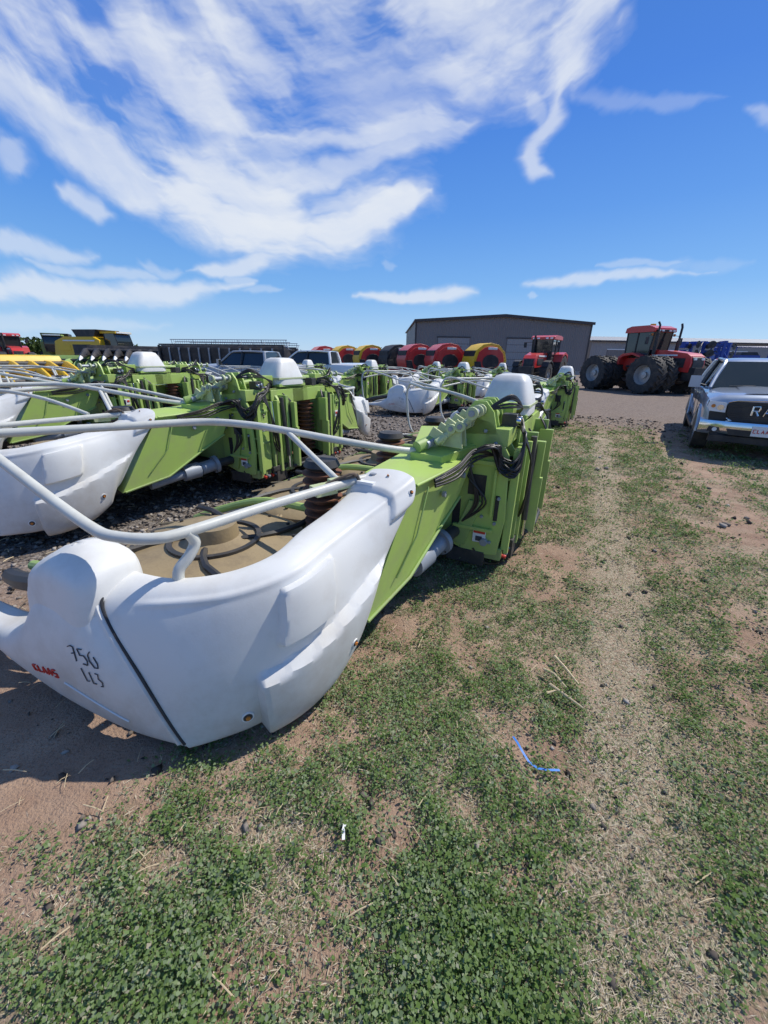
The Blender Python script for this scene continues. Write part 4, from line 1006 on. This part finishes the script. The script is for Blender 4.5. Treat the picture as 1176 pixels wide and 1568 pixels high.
# ------------------------------------------------------------------ cirrus: one high thin sheet, cover stored on its vertices
def cirrus():
    na, nb = 1250, 460
    A, B = np.meshgrid(np.linspace(-1.25, 1.05, na), np.linspace(.02, .78, nb), indexing='ij')
    wx = (fbm(A*3.2+9, B*3.2+3, 201, 6)-.5); wy = (fbm(A*3.2+2, B*3.2+17, 211, 6)-.5)
    a = A+wx*.11; b = B+wy*.09
    def seg(pts, w0, w1=None):
        P = np.array(pts, float); n = len(P)-1; best = np.full(A.shape, 9.)
        w1 = w0 if w1 is None else w1
        for i in range(n):
            p, q = P[i], P[i+1]; d = q-p; L = d@d
            t = np.clip(((a-p[0])*d[0]+(b-p[1])*d[1])/L, 0, 1)
            g = (i+t)/n; w = w0+(w1-w0)*g
            dd = np.hypot(a-p[0]-t*d[0], b-p[1]-t*d[1])/w
            best = np.minimum(best, dd+.9*sstep(.7, 1.05, g)+.8*(1-sstep(-.05, .25, g)))
        return np.exp(-best**2)
    def poly(pts):
        P = np.array(pts, float); inside = np.zeros(A.shape, bool); dm = np.full(A.shape, 9.)
        for i in range(len(P)):
            p, q = P[i], P[(i+1) % len(P)]; d = q-p; t = np.clip(((a-p[0])*d[0]+(b-p[1])*d[1])/(d@d), 0, 1)
            dm = np.minimum(dm, np.hypot(a-p[0]-t*d[0], b-p[1]-t*d[1]))
            c = ((p[1] > b) != (q[1] > b)) & (a < (q[0]-p[0])*(b-p[1])/(q[1]-p[1]+1e-12)+p[0]); inside ^= c
        return np.where(inside, dm, -dm)
    def arcs(cx, cy, k1, k2, seed):
        x = a-cx; y = b-cy; r = np.hypot(x, y); t = np.arctan2(x, -y); return fbm(r*k1+5, t*k2+9, seed, 6)
    s1 = arcs(.10, .95, 18, 3.0, 301); s2 = arcs(-.2, 1.5, 30, 5, 321); s3 = fbm(a*6+3, b*14+1, 341, 6); big = fbm(a*2.6+3, b*3.4+8, 351, 3)
    st = .42*s1+.33*s2+.25*s3
    sd = poly([(-1.2, .62), (-.95, .56), (-.744, .493), (-.681, .454), (-.603, .41), (-.533, .33), (-.47, .29), (-.363, .267), (-.27, .218), (-.141, .208), (-.083, .245), (.072, .312), (-.121, .318), (-.159, .362),
               (-.038, .3725), (.12, .434), (.194, .473), (.304, .511), (.338, .53), (.384, .609), (.37, .75), (-.8, .9), (-1.2, .9)])
    body = sstep(-.045, .085, sd+(st-.5)*.22)
    veil = body*np.clip(.34+2.3*(st-.47)+.8*(big-.5), .05, .76)
    hole = np.exp(-(((a+.02)/.13)**2+((b-.47)/.045)**2))*.5+np.exp(-(((a-.02)/.08)**2+((b-.40)/.03)**2))*.4
    veil *= (1-np.clip(hole, 0, .8))
    dense = np.zeros(A.shape)
    R = [([(-.90, .55), (-.72, .47), (-.60, .40), (-.50, .34), (-.42, .30)], .040, .035, .62), ([(-.50, .36), (-.36, .29), (-.24, .25), (-.14, .225)], .045, .038, .9),
         ([(-.44, .40), (-.30, .31), (-.18, .28)], .04, .03, .7), ([(-.20, .245), (-.08, .262), (.0, .285), (.075, .31)], .032, .010, .85), ([(-.16, .30), (-.03, .295), (.06, .305)], .018, .008, .5),
         ([(-.30, .37), (-.16, .345), (-.02, .375), (.10, .42), (.15, .45)], .012, .020, .5), ([(-.28, .42), (-.1, .39), (.06, .42), (.13, .44)], .010, .022, .6), ([(-.60, .60), (-.40, .50), (-.28, .42)], .035, .03, .5),
         ([(-.35, .62), (-.25, .52), (-.18, .46)], .035, .025, .4), ([(-.05, .62), (.15, .58), (.30, .60)], .05, .035, .45), ([(.40, .66), (.36, .60), (.32, .54), (.31, .49)], .042, .022, .75),
         ([(.31, .50), (.308, .46), (.275, .42), (.272, .40), (.29, .380), (.335, .374)], .018, .012, .65), ([(.24, .50), (.28, .47), (.305, .44)], .01, .014, .35),
         ([(-.93, .222), (-.80, .226), (-.72, .218), (-.64, .217)], .016, .013, .55), ([(-1.0, .16), (-.75, .152), (-.5, .145), (-.29, .147)], .022, .018, .72), ([(-.80, .20), (-.62, .185), (-.49, .180)], .010, .010, .45),
         ([(-.55, .205), (-.50, .19), (-.44, .182)], .014, .01, .4), ([(-.44, .187), (-.32, .185), (-.225, .205)], .010, .020, .7), ([(-.36, .17), (-.33, .158), (-.28, .15)], .012, .01, .45),
         ([(-1.1, .09), (-.8, .082), (-.5, .075)], .014, .012, .3), ([(-.70, .335), (-.65, .315), (-.592, .292)], .014, .018, .6), ([(-.80, .40), (-.785, .37), (-.77, .335)], .03, .022, .45),
         ([(-.09, .138), (.05, .143), (.14, .138), (.20, .137)], .006, .013, .75), ([(.30, .176), (.42, .184), (.55, .183), (.74, .188)], .010, .006, .6), ([(.46, .205), (.58, .20), (.68, .205)], .005, .004, .3),
         ([(.34, .49), (.50, .478), (.66, .468)], .012, .010, .2), ([(.70, .45), (.76, .445), (.84, .44)], .012, .010, .35), ([(-.03, .195), (-.01, .194), (.01, .193)], .006, .005, .2), ([(.31, .155), (.33, .153)], .005, .004, .3), ([(.60, .195), (.8, .20)], .01, .01, .15),
         ([(-.32, .135), (-.26, .13), (-.22, .133)], .006, .005, .3)]
    for pts, w0, w1, wt in R:
        k = seg(pts, w0*1.35, w1*1.35); dense = np.maximum(dense, wt*sstep(.04, 1.0, k+(st-.5)*2.2*np.minimum(1, k*2.5)))
    D = 1-(1-np.clip(veil, 0, 1))*(1-np.clip(dense*.95, 0, 1))
    D *= sstep(.02, .05, B)*(1-sstep(.72, .78, B))*sstep(-1.25, -1.1, A)*(1-sstep(.95, 1.05, A))
    D = np.clip(D, 0, .95); D[D < .012] = 0
    Rr = 6000.; nrm = np.sqrt(1+A*A+B*B); V = np.stack([A/nrm*Rr, Rr/nrm, B/nrm*Rr], -1).reshape(-1, 3)
    idx = np.arange(na*nb).reshape(na, nb); Q = np.stack([idx[:-1, :-1], idx[1:, :-1], idx[1:, 1:], idx[:-1, 1:]], -1).reshape(-1, 4)
    dv = D.ravel(); Q = Q[dv[Q].max(1) > 0]
    used = np.unique(Q); rm = np.zeros(len(dv), int); rm[used] = np.arange(len(used))
    me = fastmesh('clouds', V[used], rm[Q]); me.polygons.foreach_set('use_smooth', [True]*len(me.polygons))
    at = me.attributes.new('cloudcover', 'FLOAT', 'POINT'); at.data.foreach_set('value', dv[used].astype(np.float32))
    m = bpy.data.materials.new('cirrus'); m.use_nodes = True; nt = m.node_tree; nt.nodes.clear()
    o_ = nt.nodes.new('ShaderNodeOutputMaterial'); tr = nt.nodes.new('ShaderNodeBsdfTransparent'); em = nt.nodes.new('ShaderNodeEmission'); em.inputs[0].default_value = (.84, .885, .95, 1); em.inputs[1].default_value = .96
    at_ = nt.nodes.new('ShaderNodeAttribute'); at_.attribute_name = 'cloudcover'; mx = nt.nodes.new('ShaderNodeMixShader')
    nt.links.new(at_.outputs['Fac'], mx.inputs[0]); nt.links.new(tr.outputs[0], mx.inputs[1]); nt.links.new(em.outputs[0], mx.inputs[2]); nt.links.new(mx.outputs[0], o_.inputs[0])
    me.materials.append(m); ob = bpy.data.objects.new('clouds', me); COL.objects.link(ob)
cirrus()

# ------------------------------------------------------------------ light + sky
az = rad(66); el = rad(53)
sun = bpy.data.lights.new('sun', 'SUN'); sun.energy = 4.4; sun.angle = rad(.5); sun.color = (1, .955, .88)
so = bpy.data.objects.new('sun', sun); COL.objects.link(so)
sd = Vector((math.sin(az)*math.cos(el), math.cos(az)*math.cos(el), math.sin(el)))
so.rotation_euler = sd.to_track_quat('Z', 'Y').to_euler(); so.location = sd*50
w = bpy.data.worlds.new('World'); scene.world = w; w.use_nodes = True; nt = w.node_tree
bg = nt.nodes['Background']; SK = .13; bg.inputs['Strength'].default_value = SK
sky = nt.nodes.new('ShaderNodeTexSky'); sky.sky_type = 'NISHITA'; sky.sun_disc = False; sky.sun_elevation = el; sky.sun_rotation = az
sky.air_density = 1.0; sky.dust_density = .2; sky.ozone_density = 3
tc = nt.nodes.new('ShaderNodeTexCoord'); sp = nt.nodes.new('ShaderNodeSeparateXYZ'); nt.links.new(tc.outputs['Generated'], sp.inputs[0])
cr = nt.nodes.new('ShaderNodeValToRGB'); els = cr.color_ramp.elements
stops = [(0, (.47, .68, .92)), (.05, (.35, .59, .91)), (.14, (.17, .43, .87)), (.27, (.085, .30, .82)), (.42, (.04, .205, .75)), (.55, (.035, .18, .66)), (.75, (.12, .22, .48)), (1, (.15, .24, .44))]
while len(els) < len(stops): els.new(.5)
for e_, (p, c) in zip(els, stops): e_.position = p; e_.color = (*c, 1)
nt.links.new(sp.outputs[2], cr.inputs[0])
sc_ = nt.nodes.new('ShaderNodeVectorMath'); sc_.operation = 'SCALE'; sc_.inputs['Scale'].default_value = 1/SK; nt.links.new(cr.outputs[0], sc_.inputs[0])
hs = nt.nodes.new('ShaderNodeMix'); hs.data_type = 'RGBA'; hs.inputs[0].default_value = .82
nt.links.new(sky.outputs[0], hs.inputs[6]); nt.links.new(sc_.outputs[0], hs.inputs[7]); nt.links.new(hs.outputs[2], bg.inputs['Color'])

# ------------------------------------------------------------------ camera
cam = bpy.data.cameras.new('camera'); co = bpy.data.objects.new('camera', cam); COL.objects.link(co)
cam.sensor_fit = 'VERTICAL'; cam.sensor_height = 36; cam.lens = 36*590/1568; cam.clip_end = 9000; cam.clip_start = .05
co.matrix_world = Matrix.Translation((0, 0, 1.8)) @ (Matrix.Rotation(rad(90-21.7), 4, 'X') @ Matrix.Rotation(rad(1.0), 4, 'Z'))
scene.camera = co
scene.view_settings.view_transform = 'Standard'; scene.view_settings.look = 'None'; scene.view_settings.exposure = 0
